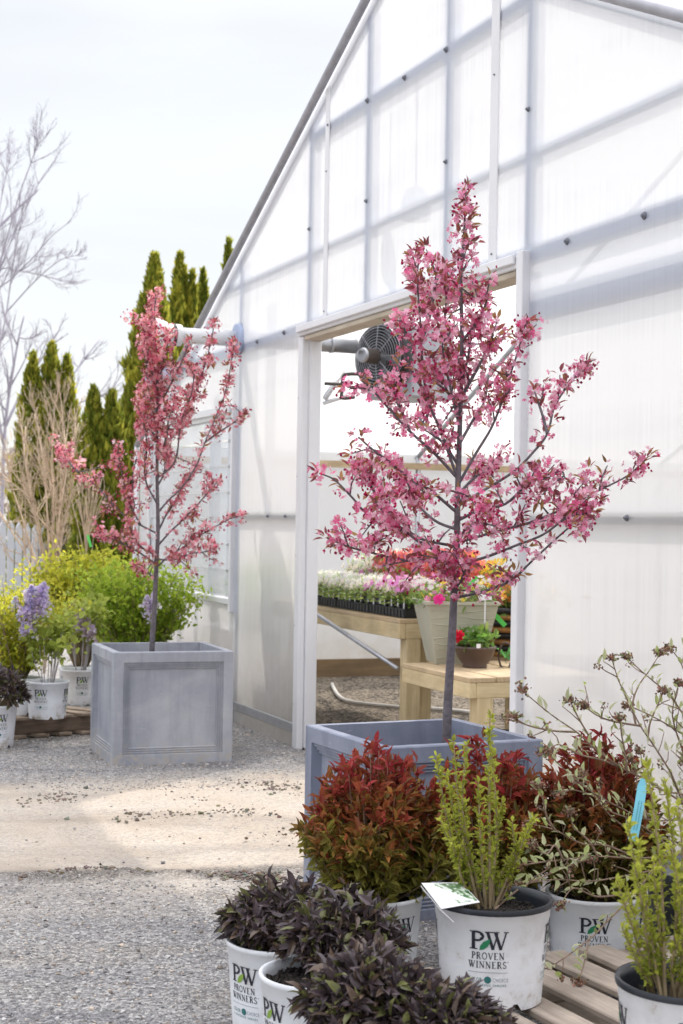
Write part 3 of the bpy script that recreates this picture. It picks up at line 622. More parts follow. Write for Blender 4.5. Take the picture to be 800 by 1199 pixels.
for a in np.arange(0, 2 * PI, PI / 4): g.tube([hp + nh * .03 + .05 * (math.cos(a) * th + math.sin(a) * UP), hp + nh * .012 + .225 * (math.cos(a) * th + math.sin(a) * UP)], .003, 4)
g.build('fan_guard', 'galv', heater)
for i in range(4):
    a = i * PI / 2 + .5; e1 = math.cos(a) * th + math.sin(a) * UP; e2 = -math.sin(a) * th + math.cos(a) * UP; V = []
    for r_, w0, w1 in ((.04, -.03, .03), (.12, -.06, .08), (.185, -.05, .10)):
        V += [hp - nh * (.05 + .02) + e1 * r_ + e2 * w0, hp - nh * (.05 - .025) + e1 * r_ + e2 * w1]
    V = np.array(V); V = np.concatenate([V, V - nh * .003]); Q = [[0, 1, 3, 2], [2, 3, 5, 4], [6, 8, 9, 7], [8, 10, 11, 9], [0, 2, 8, 6], [2, 4, 10, 8], [1, 7, 9, 3], [3, 9, 11, 5], [4, 5, 11, 10], [0, 6, 7, 1]]
    g = Geo(); g.raw(V, None, Q); g.build('fan_blade', 'black', heater)
g = Geo(); g.lathe([(0, .17), (.03, .17), (.045, .165), (.05, .15), (.05, .145), (.0, .145)], hp, 24, mi=0, ax=(th, UP, nh)); g.lathe([(.05, .145), (.052, .04), (.02, .03), (0, .03)], hp, 24, mi=1, ax=(th, UP, nh)); g.build('motor', ['galv', 'black_iron'], heater, smooth=False)
g = Geo(); q = at(402, 440, 10.3)
g.tube(spline([at(420, 438, 10.35), at(408, 438, 10.3), at(402, 441, 10.3), at(401, 455, 10.3), at(401, 466, 10.3), at(415, 465, 10.35)], 4), .012, 8); g.tube([at(380, 449, 10.3), at(401, 450, 10.3)], .011, 8); g.build('gas_pipe', 'black_iron', heater, smooth=True)
g = Geo(); g.tube([at(381, 466, 10.4), at(401, 434, 10.6)], .02, 8); g.tube([at(379, 472, 10.4), at(404, 464, 10.5)], .014, 8); g.build('support_strut', 'pvc', heater, smooth=True)
g = Geo(); g.tube([hp + bk * .3 + UP * .2 + th * .15, np.array([*(hp + bk * .3 + th * .15)[:2], 3.2])], .008, 6); g.tube([hp + bk * .3 + UP * .2 - th * .15, np.array([*(hp + bk * .3 - th * .15)[:2], 3.2])], .008, 6); g.build('hanger_rod', 'galv', heater)

# ------------------------------------------------------------------ benches inside
def bench(name, label, corner, z, ln, wd, ap, mat, legs, braces=None):
    c = corner.copy(); c[2] = 0
    b_ = thing(name, label, 'bench', c)
    g = Geo(); nb = max(3, int(wd / .15))
    for i in range(nb): g.box(c + UP * (z - .025) + GN * (i * wd / nb), GD * -ln, GN * (wd / nb - .008), UP * .025 * (1 + .1 * (i % 2)), bev=.003)
    # right-handed order
    g.build('bench_top', 'cedar', b_, uvbox=GD)
    for (o_, d_, l_) in ((c - GD * .0, -GD, ln), (c + GN * (wd - .04), -GD, ln)):
        g = Geo(); g.box(o_ + UP * (z - .026 - ap), d_ * l_, GN * .038, UP * ap, bev=.003); g.build('apron', mat, b_, uvbox=GD)
    g = Geo(); g.box(c + GN * .039 + UP * (z - .026 - ap), -GD * .038, GN * (wd - .08), UP * ap, bev=.003); g.build('apron', mat, b_, uvbox=GN)
    for (s_, w_) in legs:
        g = Geo(); g.box(c - GD * (s_ + .09) + GN * w_, GD * .088, GN * .088, UP * (z - .028 - (ap if w_ < .03 else 0)), bev=.004)
        g.build('leg', mat, b_, uvbox=UP)
    return b_
c1 = gr(468, 725, .76); tall = bench('potting_bench', 'tall wooden potting bench carrying the flower trays inside the doorway', c1, .76, 2.4, .95, .085, 'lumber2', [(.0, .045), (.10, .16), (1.9, .045), (.0, .8)])
g = Geo(); g.tube([at(372, 720, 9.6), at(466, 783, 8.75)], .013, 8); g.build('brace', 'galv', tall, smooth=True)
c2 = gr(550, 794, .548); low = bench('plant_bench', 'low wooden bench holding the sage planter and brown bowl', c2, .548, .82, .75, .075, 'lumber2', [(.0, .045), (.02, .6), (.70, .6)])

# flower tray and small pots
def lathe_pot(g, r0, r1, h, c, seg=20): g.lathe([(0, 0), (r0, 0), (r1, h), (r1 * 1.06, h), (r1 * 1.06, h - .012), (r1 * .97, h - .012)][:4] + [(r1 * .9, h), (r1 * .86, h - .015), (0, h - .015)], c, seg)
bt = .76
def seedling(label, group, fc, nf, greens, seed):
    global NR
    NR = np.random.RandomState(seed)
    s = thing('potted_seedling', label, 'potted flower', (0, 0, 0), group)
    g = Geo(); V = []; 
    for z, w in ((0, .028), (.075, .04)): V += [[-w, -w, z], [w, -w, z], [w, w, z], [-w, w, z]]
    g.raw(V, None, [[0, 1, 5, 4], [1, 2, 6, 5], [2, 3, 7, 6], [3, 0, 4, 7], [0, 3, 2, 1], [4, 5, 6, 7]])
    g.build('pot', 'black', s)
    g = Geo(); n = 130; p_ = NR.normal(0, 1, (n, 3)) * [.038, .038, .022] + [0, -.004, .092]; d = nrm(p_ - [0, 0, .06] + NR.normal(0, .02, (n, 3)))
    g.leaves(p_, d, NR.uniform(.02, .038, n), .5, jitc(greens, n, .25)); g.build('foliage', 'glow', s)
    g = Geo(); p_ = NR.normal(0, 1, (nf, 3)) * [.036, .036, .018] + [0, -.012, .135]; nd = nrm(p_ - [0, .03, .08])
    g.flowers(p_, nd, NR.uniform(.013, .024, nf) * (2.1 if nf < 5 else 1), jitc(fc, nf, .1)); g.build('blossom', 'petal', s)
    g = Geo(); g.box([.012, -.043, .045], [.014, 0, 0], [0, .002, 0], [0, 0, .06]); g.build('plant_label', 'white_tag', s)
    return s
kinds = [seedling('small black pot of creamy white flowers in the bench tray', 'white flowered pots in the bench tray', (.86, .84, .74), 46, (.34, .42, .12), 3),
         seedling('small black pot with large pink petunias among the white ones in the bench trays', 'pink petunia pots in the bench trays', (.74, .30, .58), 4, (.22, .33, .07), 4),
         seedling('small black pot of coral red flowers towards the back of the bench', 'coral flowered pots at the back of the bench', (.78, .17, .15), 26, (.20, .30, .07), 5),
         seedling('small black pot of yellow flowers behind the trays by the sage planter', 'yellow flowered pots behind the trays', (.84, .62, .08), 20, (.26, .36, .08), 6)]
base = c1 * [1, 1, 0]
first = [True] * 4
NR = np.random.RandomState(11)
front_k = [1, 1, 0, 1, 0, 1, 0, 0, 0, 0, 0, 0, 0, 0, 0, 0, 0]
spots = []
for row in range(7):
    for j in range(17):
        s_, w_ = .08 + j * .092, .10 + row * .095
        if row == 0: k = front_k[j]
        elif row < 2: k = 0
        elif row == 2: k = 0 if j % 4 else 1
        elif row < 5: k = 2 if j < 12 else 0
        else: k = 3 if j < 3 else 2 if j < 12 else 0
        spots.append((s_, w_, k))
for s_, w_, k in spots:
    p_ = base - GD * s_ + GN * w_; sd_ = kinds[k] if first[k] else copy_tree(kinds[k]); first[k] = False
    sd_.location = (p_[0], p_[1], bt + .012); sd_.rotation_euler.z = math.atan2(-GD[1], -GD[0]) + PI + NR.uniform(-.15, .15); back = (w_ > .35); sc = NR.uniform(.92, 1.18) * (1.62 if back else 1.0); sd_.scale = (1.25, 1.25, sc) if back else (1.08, 1.08, sc)
for ti in range(3):
    p_ = base - GD * (.03 + ti * .53) + GN * .045 + UP * (bt + .003)
    tr = Geo(); a, b_, h_ = -GD * .52, GN * .29, UP * .05
    tr.box(p_, a, b_, UP * .006); 
    for (oo, e1, e2) in ((p_, a, GN * .006), (p_ + b_ - GN * .006, a, GN * .006), (p_ + GN * .0062, -GD * .006, b_ - GN * .0126), (p_ + a + GD * .006 + GN * .0062, -GD * .006, b_ - GN * .0126)): tr.box(oo + UP * .0061, e1, e2, h_ - UP * .006)
    for i in range(11): tr.box(p_ + a * ((i + .2) / 11) - GN * .004 + UP * .002, a * .055, GN * .004, h_ * .85)
    tag(tr.build('seedling_tray', 'black', origin=p_), ['black plastic flower tray at the near end of the potting bench', 'black plastic flower tray in the middle of the front row', 'black plastic flower tray nearest the left door jamb'][ti], 'tray')

# sage planter with mixed flowers
p_ = gr(532, 776, .548); p_[2] = .55
sp_ = thing('flower_planter', 'tall tapered sage planter overflowing with white and yellow flowers on the low bench', 'planter', p_)
g = Geo(); yaw = math.radians(9); ex = np.array([math.cos(yaw), math.sin(yaw), 0]); ey = np.array([-ex[1], ex[0], 0])
prof = [(.125, 0), (.19, .315), (.20, .318), (.20, .335), (.178, .335), (.165, .26)]; V = []
for w, z in prof: V += [p_ + ex * a * w + ey * b_ * w + UP * z for a, b_ in ((-1, -1), (1, -1), (1, 1), (-1, 1))]
Q = [[4 * i + j, 4 * i + (j + 1) % 4, 4 * i + 4 + (j + 1) % 4, 4 * i + 4 + j] for i in range(len(prof) - 1) for j in range(4)] + [[20, 21, 22, 23]]
g.raw(V, None, Q)
for zz in np.arange(.04, .30, .035):       # soft ripples pressed in the sides
    w = .125 + .065 * zz / .315
    pts = [p_ + ex * x * w - ey * (w + .0) + UP * (zz + .006 * math.sin(x * 4 + zz * 60)) for x in np.linspace(-.97, .97, 12)]; g.tube(pts, .0028, 4)
g.build('planter_box', 'sage', sp_)
g = Geo(); n = 900; a = NR.uniform(0, 2 * PI, n); rr = np.sqrt(NR.uniform(0, 1, n)) * .25
q = p_ + np.stack([np.cos(a) * rr, np.sin(a) * rr * .8, .33 + NR.uniform(-.03, .10, n) * (1.2 - rr * 2.5)], 1); g.leaves(q, rdir(n) + [0, 0, .5], NR.uniform(.02, .05, n), .35, jitc((.24, .33, .09), n, .3)); g.build('foliage', 'glow', sp_)
g = Geo(); n = 190; a = NR.uniform(0, 2 * PI, n); rr = np.sqrt(NR.uniform(0, 1, n)) * .26
q = p_ + np.stack([np.cos(a) * rr, np.sin(a) * rr * .8, .37 + NR.uniform(-.03, .09, n)], 1); k = NR.uniform(0, 1, (n, 1)); cc = np.where(k < .62, [[.80, .76, .74]], np.where(k < .85, [[.82, .60, .06]], [[.72, .25, .48]]))
g.flowers(q, nrm(NR.normal(0, .5, (n, 3)) + [0, -.5, .8]), NR.uniform(.012, .022, n), cc); g.build('blossom', 'petal', sp_)
g = Geo(); q = at(513, 703, p_[1] - .24); g.flowers([q, q + [.008, 0, .004]], [[0, -1, .3]] * 2, .03, [(.75, .05, .30)] * 2); g.build('magenta_blossom', 'petal', sp_)
for (u, v, l_, w_, an, mt, nm, lb) in ((568, 699, .07, .035, .1, 'white_tag', 'plant_tag', 'blank white plant tag standing in the sage planter'), (552, 683, .09, .018, .9, 'green_tag', 'plant_stake', 'bright green stake leaning up behind the tree trunk')):
    q = at(u, v, p_[1] - .21); e = np.array([math.cos(an), 0, math.sin(an)]); f_ = np.array([-e[2], 0, e[0]])
    g = Geo(); g.box(q - e * l_ / 2 - f_ * w_ / 2, e * l_, [0, .003, 0], f_ * w_); g.box(q - f_ * w_ / 2 - [.003, -.0035, 0], [.006, 0, 0], [0, .003, 0], UP * -.12) if nm == 'plant_tag' else None
    tag(g.build(nm, mt, origin=q), lb, 'tag')
# brown bowl
p_ = gr(556, 782, .548); p_[2] = .55
bw = thing('flower_bowl', 'brown bowl of green leaves and one red flower on the low bench edge', 'planter', p_)
g = Geo(); g.lathe([(0, 0), (.062, 0), (.066, .008), (.062, .014), (.09, .05), (.106, .095), (.112, .098), (.112, .112), (.1, .112), (.095, .09), (0, .09)], p_, 32); g.build('bowl', 'stoneware', bw, smooth=True)
g = Geo(); n = 260; a = NR.uniform(0, 2 * PI, n); rr = np.sqrt(NR.uniform(0, 1, n)) * .11; q = p_ + np.stack([np.cos(a) * rr, np.sin(a) * rr, .12 + NR.uniform(0, .075, n) * (1.3 - rr * 6)], 1)
g.leaves(q, rdir(n) + [0, 0, .35], NR.uniform(.03, .05, n), .55, jitc((.17, .30, .06), n, .3)); g.build('foliage', 'glow', bw)
g = Geo(); q = at(538, 745, p_[1] - .08); g.flowers(q + NR.normal(0, .008, (5, 3)), nrm(NR.normal(0, .3, (5, 3)) + [-.3, -1, .3]), .026, jitc((.60, .012, .045), 5, .1)); g.build('blossom', 'petal', bw)
g = Geo(); q = at(558, 759, p_[1] - .115); g.box(q, [.022, 0, 0], [0, .003, 0], UP * .022); g.build('price_tag', 'white_tag', bw)
# striped basket with orange flowers further in
p_ = at(600, 772, 8.9); p_[2] = .55
bs = thing('flower_basket', 'brown and black banded basket of orange flowers beside the right door jamb', 'basket', p_)
g = Geo()
for i in range(8): g.lathe([(.14 + .008 * i, i * .035), (.155 + .008 * i, i * .035 + .008), (.155 + .008 * i, i * .035 + .024), (.14 + .008 * i, i * .035 + .034)], p_, 24, mi=i % 2)
g.lathe([(0, .27), (.2, .275)], p_, 24, mi=1); g.build('basket_body', ['ring', 'black'], bs, smooth=True)
g = Geo(); n = 500; q = p_ + NR.normal(0, 1, (n, 3)) * [.12, .12, .04] + [0, 0, .34]; g.leaves(q, rdir(n) + [0, 0, .4], NR.uniform(.03, .06, n), .5, jitc((.20, .28, .06), n, .3)); g.build('foliage', 'glow', bs)
g = Geo(); n = 90; q = p_ + NR.normal(0, 1, (n, 3)) * [.13, .13, .045] + [0, -.03, .37]; g.flowers(q, nrm(NR.normal(0, .5, (n, 3)) + [0, -.7, .6]), NR.uniform(.02, .032, n), jitc((.75, .32, .08), n, .25)); g.build('blossom', 'petal', bs)
q0, q1 = at(575, 711, 8.5), at(594, 731, 8.45); e = q1 - q0
g = Geo(); g.box(q0, e, [0, .003, 0], np.cross(nrm(e), [0, 1.0, 0]) * -.028); tag(g.build('plant_stake', 'green_tag', origin=q0), 'bright green stake hanging down over the banded basket', 'tag')
q = at(592, 768, 8.2); g = Geo(); ring = [q + np.array([.035 * math.cos(a), 0, .07 * math.sin(a)]) for a in np.linspace(0, 2 * PI, 17)]; g.tube(ring, .006, 6)
rg = thing('metal_hoop', 'dark hoop ornament with green leaves at the right end of the low bench', 'ornament', q); g.build('hoop', 'stoneware', rg)
g = Geo(); g.leaves(q + NR.normal(0, .012, (14, 3)), rdir(14) + [0, 0, .3], .05, .5, jitc((.12, .38, .10), 14)); g.build('foliage', 'glow', rg)
p_ = gr(582, 880, .012); bp_ = thing('nursery_pot', 'empty black nursery pot on the greenhouse floor under the low bench', 'pot', at(584, 872, 8.0) * [1, 1, 0] + [0, 0, .012])
g = Geo(); q = np.array(bp_.location); g.lathe([(0, 0), (.09, 0), (.115, .2), (.122, .2), (.122, .222), (.112, .222), (.09, .03), (0, .03)], q, 24); g.build('pot_wall', 'black', bp_)
g = Geo(); pts = [gr(u, v, .03) for u, v in ((389, 801), (392, 808), (398, 816), (408, 821), (425, 824), (445, 826), (466, 828), (490, 829), (520, 831), (550, 834))]; g.tube(spline(pts, 4), .014, 8)
tag(g.build('hose', 'hose', origin=pts[0], smooth=True), 'white plastic hose lying on the greenhouse gravel floor', 'hose')
# leafy plant behind the window
p_ = W(-1.75, .27, .55); ip = thing('potted_houseplant', 'broad leaved plant in a pot behind the louvred window', 'plant', p_)
g = Geo(); g.lathe([(0, 0), (.09, 0), (.12, .2), (.1, .2), (0, .18)], p_, 20); g.build('pot', 'potrim', ip)
g = Geo(); n = 16; g.leaves(p_ + [0, 0, .2] + NR.normal(0, .03, (n, 3)), rdir(n) + [0, 0, 1.2], NR.uniform(.18, .28, n), .42, jitc((.10, .24, .10), n, .3)); g.build('foliage', 'leaf', ip)
st = thing('plant_shelf', 'white shelf stand behind the louvred window', 'shelf', W(-2.2, .3, 0))
g = Geo(); gbox(g, -2.6, -1.55, .14, .42, .52, .548, bev=.003); g.build('shelf_board', 'pvc', st)
for tt, nn in ((-2.58, .15), (-1.60, .15), (-2.58, .38), (-1.60, .38)):
    g = Geo(); gbox(g, tt, tt + .03, nn, nn + .03, .012, .519); g.build('leg', 'pvc', st)

# ------------------------------------------------------------------ square planters
def square_planter(name, label, corner, ex, w, h, mat):
    """corner: near corner on the ground; ex: unit along the front face to the right"""
    ex = nrm(np.array([ex[0], ex[1], 0])); ey = np.array([-ex[1], ex[0], 0]); c = corner + ex * w / 2 + ey * w / 2
    th_ = thing(name, label, 'planter', c)
    def ring(r, z): return [c + ex * a * r + ey * b_ * r + UP * z for a, b_ in ((-1, -1), (1, -1), (1, 1), (-1, 1))]
    g = Geo(); hw = w / 2; bev = .004
    g.raw(ring(hw - bev, h) + ring(hw - .038, h) + ring(hw - .046, h - .12) + ring(hw - .06, .12), None,
          [[4 * i + j, 4 * i + (j + 1) % 4, 4 * i + 4 + (j + 1) % 4, 4 * i + 4 + j] for i in range(3) for j in range(4)] + [[12, 13, 14, 15]])
    # outer faces: frame with a stepped moulding that sinks to a flat panel
    sides = [(ex, -ey), (ey, ex), (-ex, ey), (-ey, -ex)]
    for e, nrm_ in sides:
        def F_(x, z, d): return c + e * x + nrm_ * (hw - d) + UP * z
        steps = [(0, 0), (.055, 0), (.057, .009), (.066, .005), (.068, .014), (.077, .010), (.079, .019), (.088, .015), (.091, .024)]
        rings = []
        for ins, d in steps:
            x0, z0, z1 = hw - ins, ins * 1.0, h - ins * 1.0
            if ins == 0: x0 = hw - bev; z0, z1 = .0, h - bev
            rings.append([F_(-x0, z0, d), F_(x0, z0, d), F_(x0, z1, d), F_(-x0, z1, d)])
        V = [v for r_ in rings for v in r_]; k = len(rings)
        Q = [[4 * i + j, 4 * i + (j + 1) % 4, 4 * i + 4 + (j + 1) % 4, 4 * i + 4 + j] for i in range(k - 1) for j in range(4)] + [[4 * k - 4, 4 * k - 3, 4 * k - 2, 4 * k - 1]]
        g.raw(V, None, Q)
        e2 = sides[(sides.index((e, nrm_)) + 1) % 4] if False else None
    # chamfers: top edges and corners
    for i, (e, nv) in enumerate(sides):
        e_next, n_next = sides[(i + 1) % 4]
        A = c + e * (hw - bev) + nv * hw; B = c + n_next * hw - e_next * (hw - bev)
        g.raw([A, B, B + UP * (h - bev), A + UP * (h - bev)], None, [[0, 1, 2, 3]])
        T0_, T1_ = c - e * (hw - bev) + nv * hw + UP * (h - bev), c + e * (hw - bev) + nv * hw + UP * (h - bev)
        I0, I1 = c - e * (hw - bev) + nv * (hw - bev) + UP * h, c + e * (hw - bev) + nv * (hw - bev) + UP * h
        g.raw([T0_, T1_, I1, I0, B + UP * (h - bev)], [[1, 4, 2]], [[0, 1, 2, 3]])
    g.build('planter_box', mat, th_)
    s = Geo(); s.raw(ring(hw - .052, .125), None, [[0, 1, 2, 3]]); q = ring(hw - .07, .128)
    n = 300; uv_ = NR.uniform(-1, 1, (n, 2)) * (hw - .08); s.blobs(c + ex * uv_[:, :1] + ey * uv_[:, 1:] + UP * .13, NR.uniform(.008, .02, n), np.full((n, 3), .02)); s.build('soil', 'soil', th_)
    return c
y1 = .3337
cF = square_planter('square_planter', 'pale grey square planter with framed sides on the gravel by the end wall', gr(130.9, 896.3) + [0, 0, -.006], (math.cos(y1), math.sin(y1)), .652, .597, 'planter_grey')
y2 = .4384
cc = gr(447.5, 876, .575); cc[2] = -.01
cN = square_planter('square_planter', 'blue grey square planter with framed sides in front of the doorway', cc, (math.cos(y2), math.sin(y2)), .605, .585, 'planter_blue')

# ------------------------------------------------------------------ flowering crab trees
PINK = [(.82, .30, .47), (.87, .52, .63), (.74, .14, .31)]
BRONZE = [(.34, .10, .085), (.36, .20, .08), (.26, .075, .085)]
def crab(name, label, base, yb, trunk, branches, r0, fs, ls, dens, seed, pinks):
    global NR
    NR = np.random.RandomState(seed)
    th_ = thing(name, label, 'tree', base)
    wd_ = Geo(); fl_g = Geo(); lf = Geo()
    P = spline([base - UP * .0] + [at(u, v, yb) for u, v in trunk], 5); nP = len(P)
    wd_.tube(P, np.linspace(1, .16, nP) ** 1.1 * r0, 8)
    k = F / yb
    def cluster(pos, axis, dense, sz=1.0):
        n = max(2, int(NR.poisson(9.6 * dense))); out = nrm(NR.normal(0, 1, (n, 3)) + [0, -.1, .1]); rr = NR.uniform(.2, 1, (n, 1)) ** .7 * .038 * sz * fs * NR.uniform(.7, 1.25)
        q = pos + out * rr; w = NR.choice(3, n, p=[.45, .33, .22]); cols = np.array(pinks)[w] * (1 + NR.normal(0, .14, (n, 1)))
        fl_g.flowers(q, nrm(out + NR.normal(0, .5, (n, 3)) + [0, -.2, 0]), NR.uniform(.45, 1.0, n) * .0140 * fs, np.clip(cols, .01, .95))
        nb = NR.poisson(2.2 * dense)
        if nb:
            o2 = nrm(NR.normal(0, 1, (nb, 3)) + [0, 0, -.3]); fl_g.blobs(pos + o2 * .045 * fs, .0055 * fs, jitc((.48, .03, .13), nb, .2), 1.2, .3)
        m_ = max(1, int(NR.poisson(4.6 * min(1.1, dense + .2)))); d = nrm(NR.normal(0, .8, (m_, 3)) + axis * .9 + [0, 0, .1]); w = NR.choice(3, m_)
        lf.leaves(pos + d * .012, d, NR.uniform(.020, .045, m_) * ls, NR.uniform(.26, .40, m_), np.array(BRONZE)[w] * (1 + NR.normal(0, .2, (m_, 1))).clip(.5, 1.6))
    def grow(path, ra, rb, d0, d1, sub=True):
        n = len(path); wd_.tube(path, np.linspace(ra, rb, n), 6)
        seg = np.linalg.norm(np.diff(path, axis=0), axis=1); s = np.concatenate([[0], np.cumsum(seg)]); Ltot = s[-1]
        q = d0 * Ltot
        while q < Ltot:
            f = q / Ltot; i = min(np.searchsorted(s, q), n - 1); p = path[i - 1] + (path[i] - path[i - 1]) * ((q - s[i - 1]) / max(seg[i - 1], 1e-6)) if i > 0 else path[0]
            axis = nrm(path[i] - path[max(0, i - 1)]); dd = dens * d1 * NR.uniform(.35, 1.5) * (.75 + .5 * f)
            if NR.uniform() > .20: cluster(p + NR.normal(0, .008, 3), axis, dd)
            if sub and NR.uniform() < .42:
                l_ = NR.uniform(.05, .13) * (1.25 - .5 * f) * (1 if fs < 1.1 else 1.2); dr = nrm(axis * .8 + NR.normal(0, .75, 3) + [0, 0, .25]); e = p + dr * l_
                wd_.tube([p, p + dr * l_ * .5 + NR.normal(0, .004, 3), e], [.0035, .0028, .002], 5)
                for ff in (.5, 1.0): cluster(p + (e - p) * ff, dr, dd * .95, .9)
            q += NR.uniform(.024, .052) * (1.0 if fs < 1.1 else 1.15)
        cluster(path[-1], nrm(path[-1] - path[-2]), dens * 1.1)
    for pts, dy, d0, d1 in branches:
        m_ = len(pts); path = spline([at(u, v, yb + dy * (i / (m_ - 1)) ** 1.2) for i, (u, v) in enumerate(pts)], 5)
        grow(path, r0 * .34, .0028, d0, d1)
    top = P[int(nP * .60):]; grow(top, .004, .003, .0, 1.0)
    wd_.build('trunk', 'bark', th_, smooth=True); lf.build('leaves', 'leaf', th_); fl_g.build('blossoms', 'petal', th_)
    return th_
bn = cN + UP * .14
bN = [
 ([(536, 560), (516, 505), (502, 470), (495, 432), (493, 385), (489, 330), (491, 296)], -.10, .30, 1.25),
 ([(500, 462), (480, 430), (471, 400), (478, 372)], -.12, .2, 1.1),
 ([(494, 400), (505, 365), (510, 330), (512, 312)], .05, .1, 1.1),
 ([(538, 500), (528, 455), (520, 420), (517, 385)], -.2, .2, 1.1),
 ([(541, 400), (560, 375), (570, 352), (566, 340)], -.1, .35, 1.0),
 ([(540, 430), (522, 385), (524, 345), (530, 315)], .12, .2, 1.1),
 ([(538, 470), (560, 430), (572, 405), (578, 392)], -.15, .25, 1.2),
 ([(538, 565), (558, 530), (576, 500), (590, 465), (600, 432), (610, 400), (613, 382)], -.05, .42, .95),
 ([(537, 592), (565, 575), (602, 552), (624, 530), (641, 508), (650, 475), (668, 448), (680, 434)], .10, .50, 1.0),
 ([(641, 508), (636, 488), (630, 470), (626, 458)], .10, .35, .9),
 ([(534, 636), (575, 624), (620, 612), (659, 596), (700, 575), (735, 557), (757, 537)], -.15, .22, .9),
 ([(534, 662), (570, 652), (606, 638), (636, 626), (665, 606), (692, 600)], -.30, .25, 1.0),
 ([(532, 700), (565, 693), (598, 680), (621, 659), (650, 632), (680, 606), (702, 588)], -.12, .18, .55),
 ([(535, 610), (565, 596), (592, 590), (620, 566), (655, 552), (662, 560)], -.22, .2, 1.0),
 ([(536, 560), (510, 532), (480, 505), (455, 478), (435, 455), (424, 446)], -.15, .22, 1.3),
 ([(480, 505), (470, 480), (462, 460), (450, 447)], -.2, .1, 1.1),
 ([(535, 600), (505, 575), (480, 560), (455, 540), (435, 525), (420, 512)], -.25, .15, 1.2),
 ([(535, 640), (490, 630), (434, 604), (412, 582), (392, 562), (374, 554)], -.05, .22, .8),
 ([(434, 604), (440, 580), (425, 560), (412, 548)], -.1, .15, 1.0),
 ([(534, 655), (505, 655), (475, 656), (434, 647), (408, 640), (383, 630)], -.2, .15, .8),
 ([(534, 650), (500, 640), (470, 618), (452, 602), (440, 590)], -.3, .2, 1.2),
 ([(535, 620), (510, 610), (488, 590), (470, 570)], .25, .2, 1.1),
 ([(536, 580), (555, 560), (572, 548), (588, 528)], .28, .2, 1.1),
 ([(537, 545), (520, 520), (500, 500), (490, 488)], .28, .2, 1.0),
 ([(538, 520), (555, 490), (568, 468), (572, 440)], .22, .2, 1.2),
 ([(536, 590), (548, 580), (556, 590), (565, 598)], -.35, .2, 1.2),
 ([(534, 640), (545, 620), (560, 612), (580, 616)], -.35, .15, 1.2),
 ([(533, 668), (526, 664), (518, 660), (510, 652)], -.2, .0, 1.5),
 ([(532, 690), (540, 680), (545, 668), (552, 660)], -.2, .0, 1.6),
 ([(532, 680), (524, 675), (516, 668)], -.15, .3, 1.4),
 ([(539, 480), (525, 460), (508, 446), (502, 440)], -.1, .2, 1.0),
 ([(539, 450), (548, 420), (552, 390), (556, 372)], .0, .1, 1.1),
]
yN = float(cN[1]) - .02
crab('crabapple_tree', 'tall pink flowering crabapple tree in the blue grey planter before the doorway', at(523, 872, yN) * [1, 1, 0] + [0, 0, .13], yN,
     [(523, 868), (526, 800), (530, 735), (532, 690), (535, 640), (536, 580), (538, 520), (540, 450), (541, 390), (540, 330), (543, 280), (545, 245), (546, 222)], bN, .0175, 1.0, 1.0, .84, 21, PINK)
bF = [
 ([(185, 600), (198, 585), (212, 572), (230, 545), (240, 518), (252, 490), (263, 462), (270, 430), (274, 402)], -.1, .40, .95),
 ([(184, 530), (208, 505), (222, 475), (236, 440), (246, 405), (251, 380)], .1, .2, 1.25),
 ([(184, 560), (205, 540), (212, 495), (224, 462), (228, 432)], -.15, .25, 1.15),
 ([(184, 480), (200, 450), (214, 420), (222, 400)], -.1, .1, 1.2),
 ([(240, 518), (258, 505), (272, 496), (286, 484)], -.1, .2, .8),
 ([(183, 665), (199, 650), (216, 640), (229, 630), (250, 618), (268, 608), (282, 604)], -.1, .2, .8),
 ([(183, 655), (205, 655), (225, 648), (240, 646), (252, 642)], -.3, .2, .95),
 ([(184, 640), (200, 622), (215, 608), (232, 590), (248, 572), (256, 562)], -.2, .25, 1.0),
 ([(185, 625), (165, 615), (146, 604), (130, 588), (112, 568), (92, 553), (74, 530)], .1, .35, .85),
 ([(92, 553), (84, 545), (77, 536), (70, 532)], .1, .0, 1.2),
 ([(182, 660), (160, 645), (140, 635), (120, 626)], -.15, .15, 1.0),
 ([(165, 615), (152, 590), (144, 560), (138, 530)], -.1, .1, 1.1),
 ([(150, 600), (155, 575), (156, 555), (160, 535)], -.1, .1, 1.1),
 ([(182, 650), (165, 640), (155, 625), (150, 612)], -.3, .1, 1.2),
 ([(184, 590), (170, 560), (172, 520), (168, 490), (168, 455)], -.15, .15, 1.3),
 ([(184, 500), (176, 470), (172, 430), (176, 395), (178, 370)], -.1, .1, 1.5),
 ([(183, 460), (190, 430), (196, 405), (200, 388)], -.1, .1, 1.4),
 ([(184, 540), (194, 515), (198, 490), (204, 470)], -.25, .1, 1.4),
 ([(183, 440), (176, 410), (174, 380), (180, 352)], .1, .1, 1.5),
 ([(184, 570), (192, 555), (196, 540), (192, 520)], .2, .1, 1.3),
 ([(184, 520), (176, 500), (170, 478), (166, 462)], .2, .1, 1.3),
 ([(184, 625), (196, 600), (206, 585), (222, 560), (232, 545)], .2, .2, 1.0),
 ([(183, 680), (175, 672), (168, 665), (160, 664)], -.2, .3, .8),
]
yF = float(cF[1])
crab('crabapple_tree', 'smaller pink flowering crabapple tree in the pale grey planter', at(178, 764, yF) * [1, 1, 0] + [0, 0, .13], yF,
     [(178, 760), (181, 710), (183, 665), (185, 620), (184, 560), (184, 500), (184, 450), (183, 410), (181, 375), (182, 345)], bF, .017, 1.0, 1.0, .98, 33, [(.82, .36, .42), (.88, .54, .57), (.74, .20, .28)])

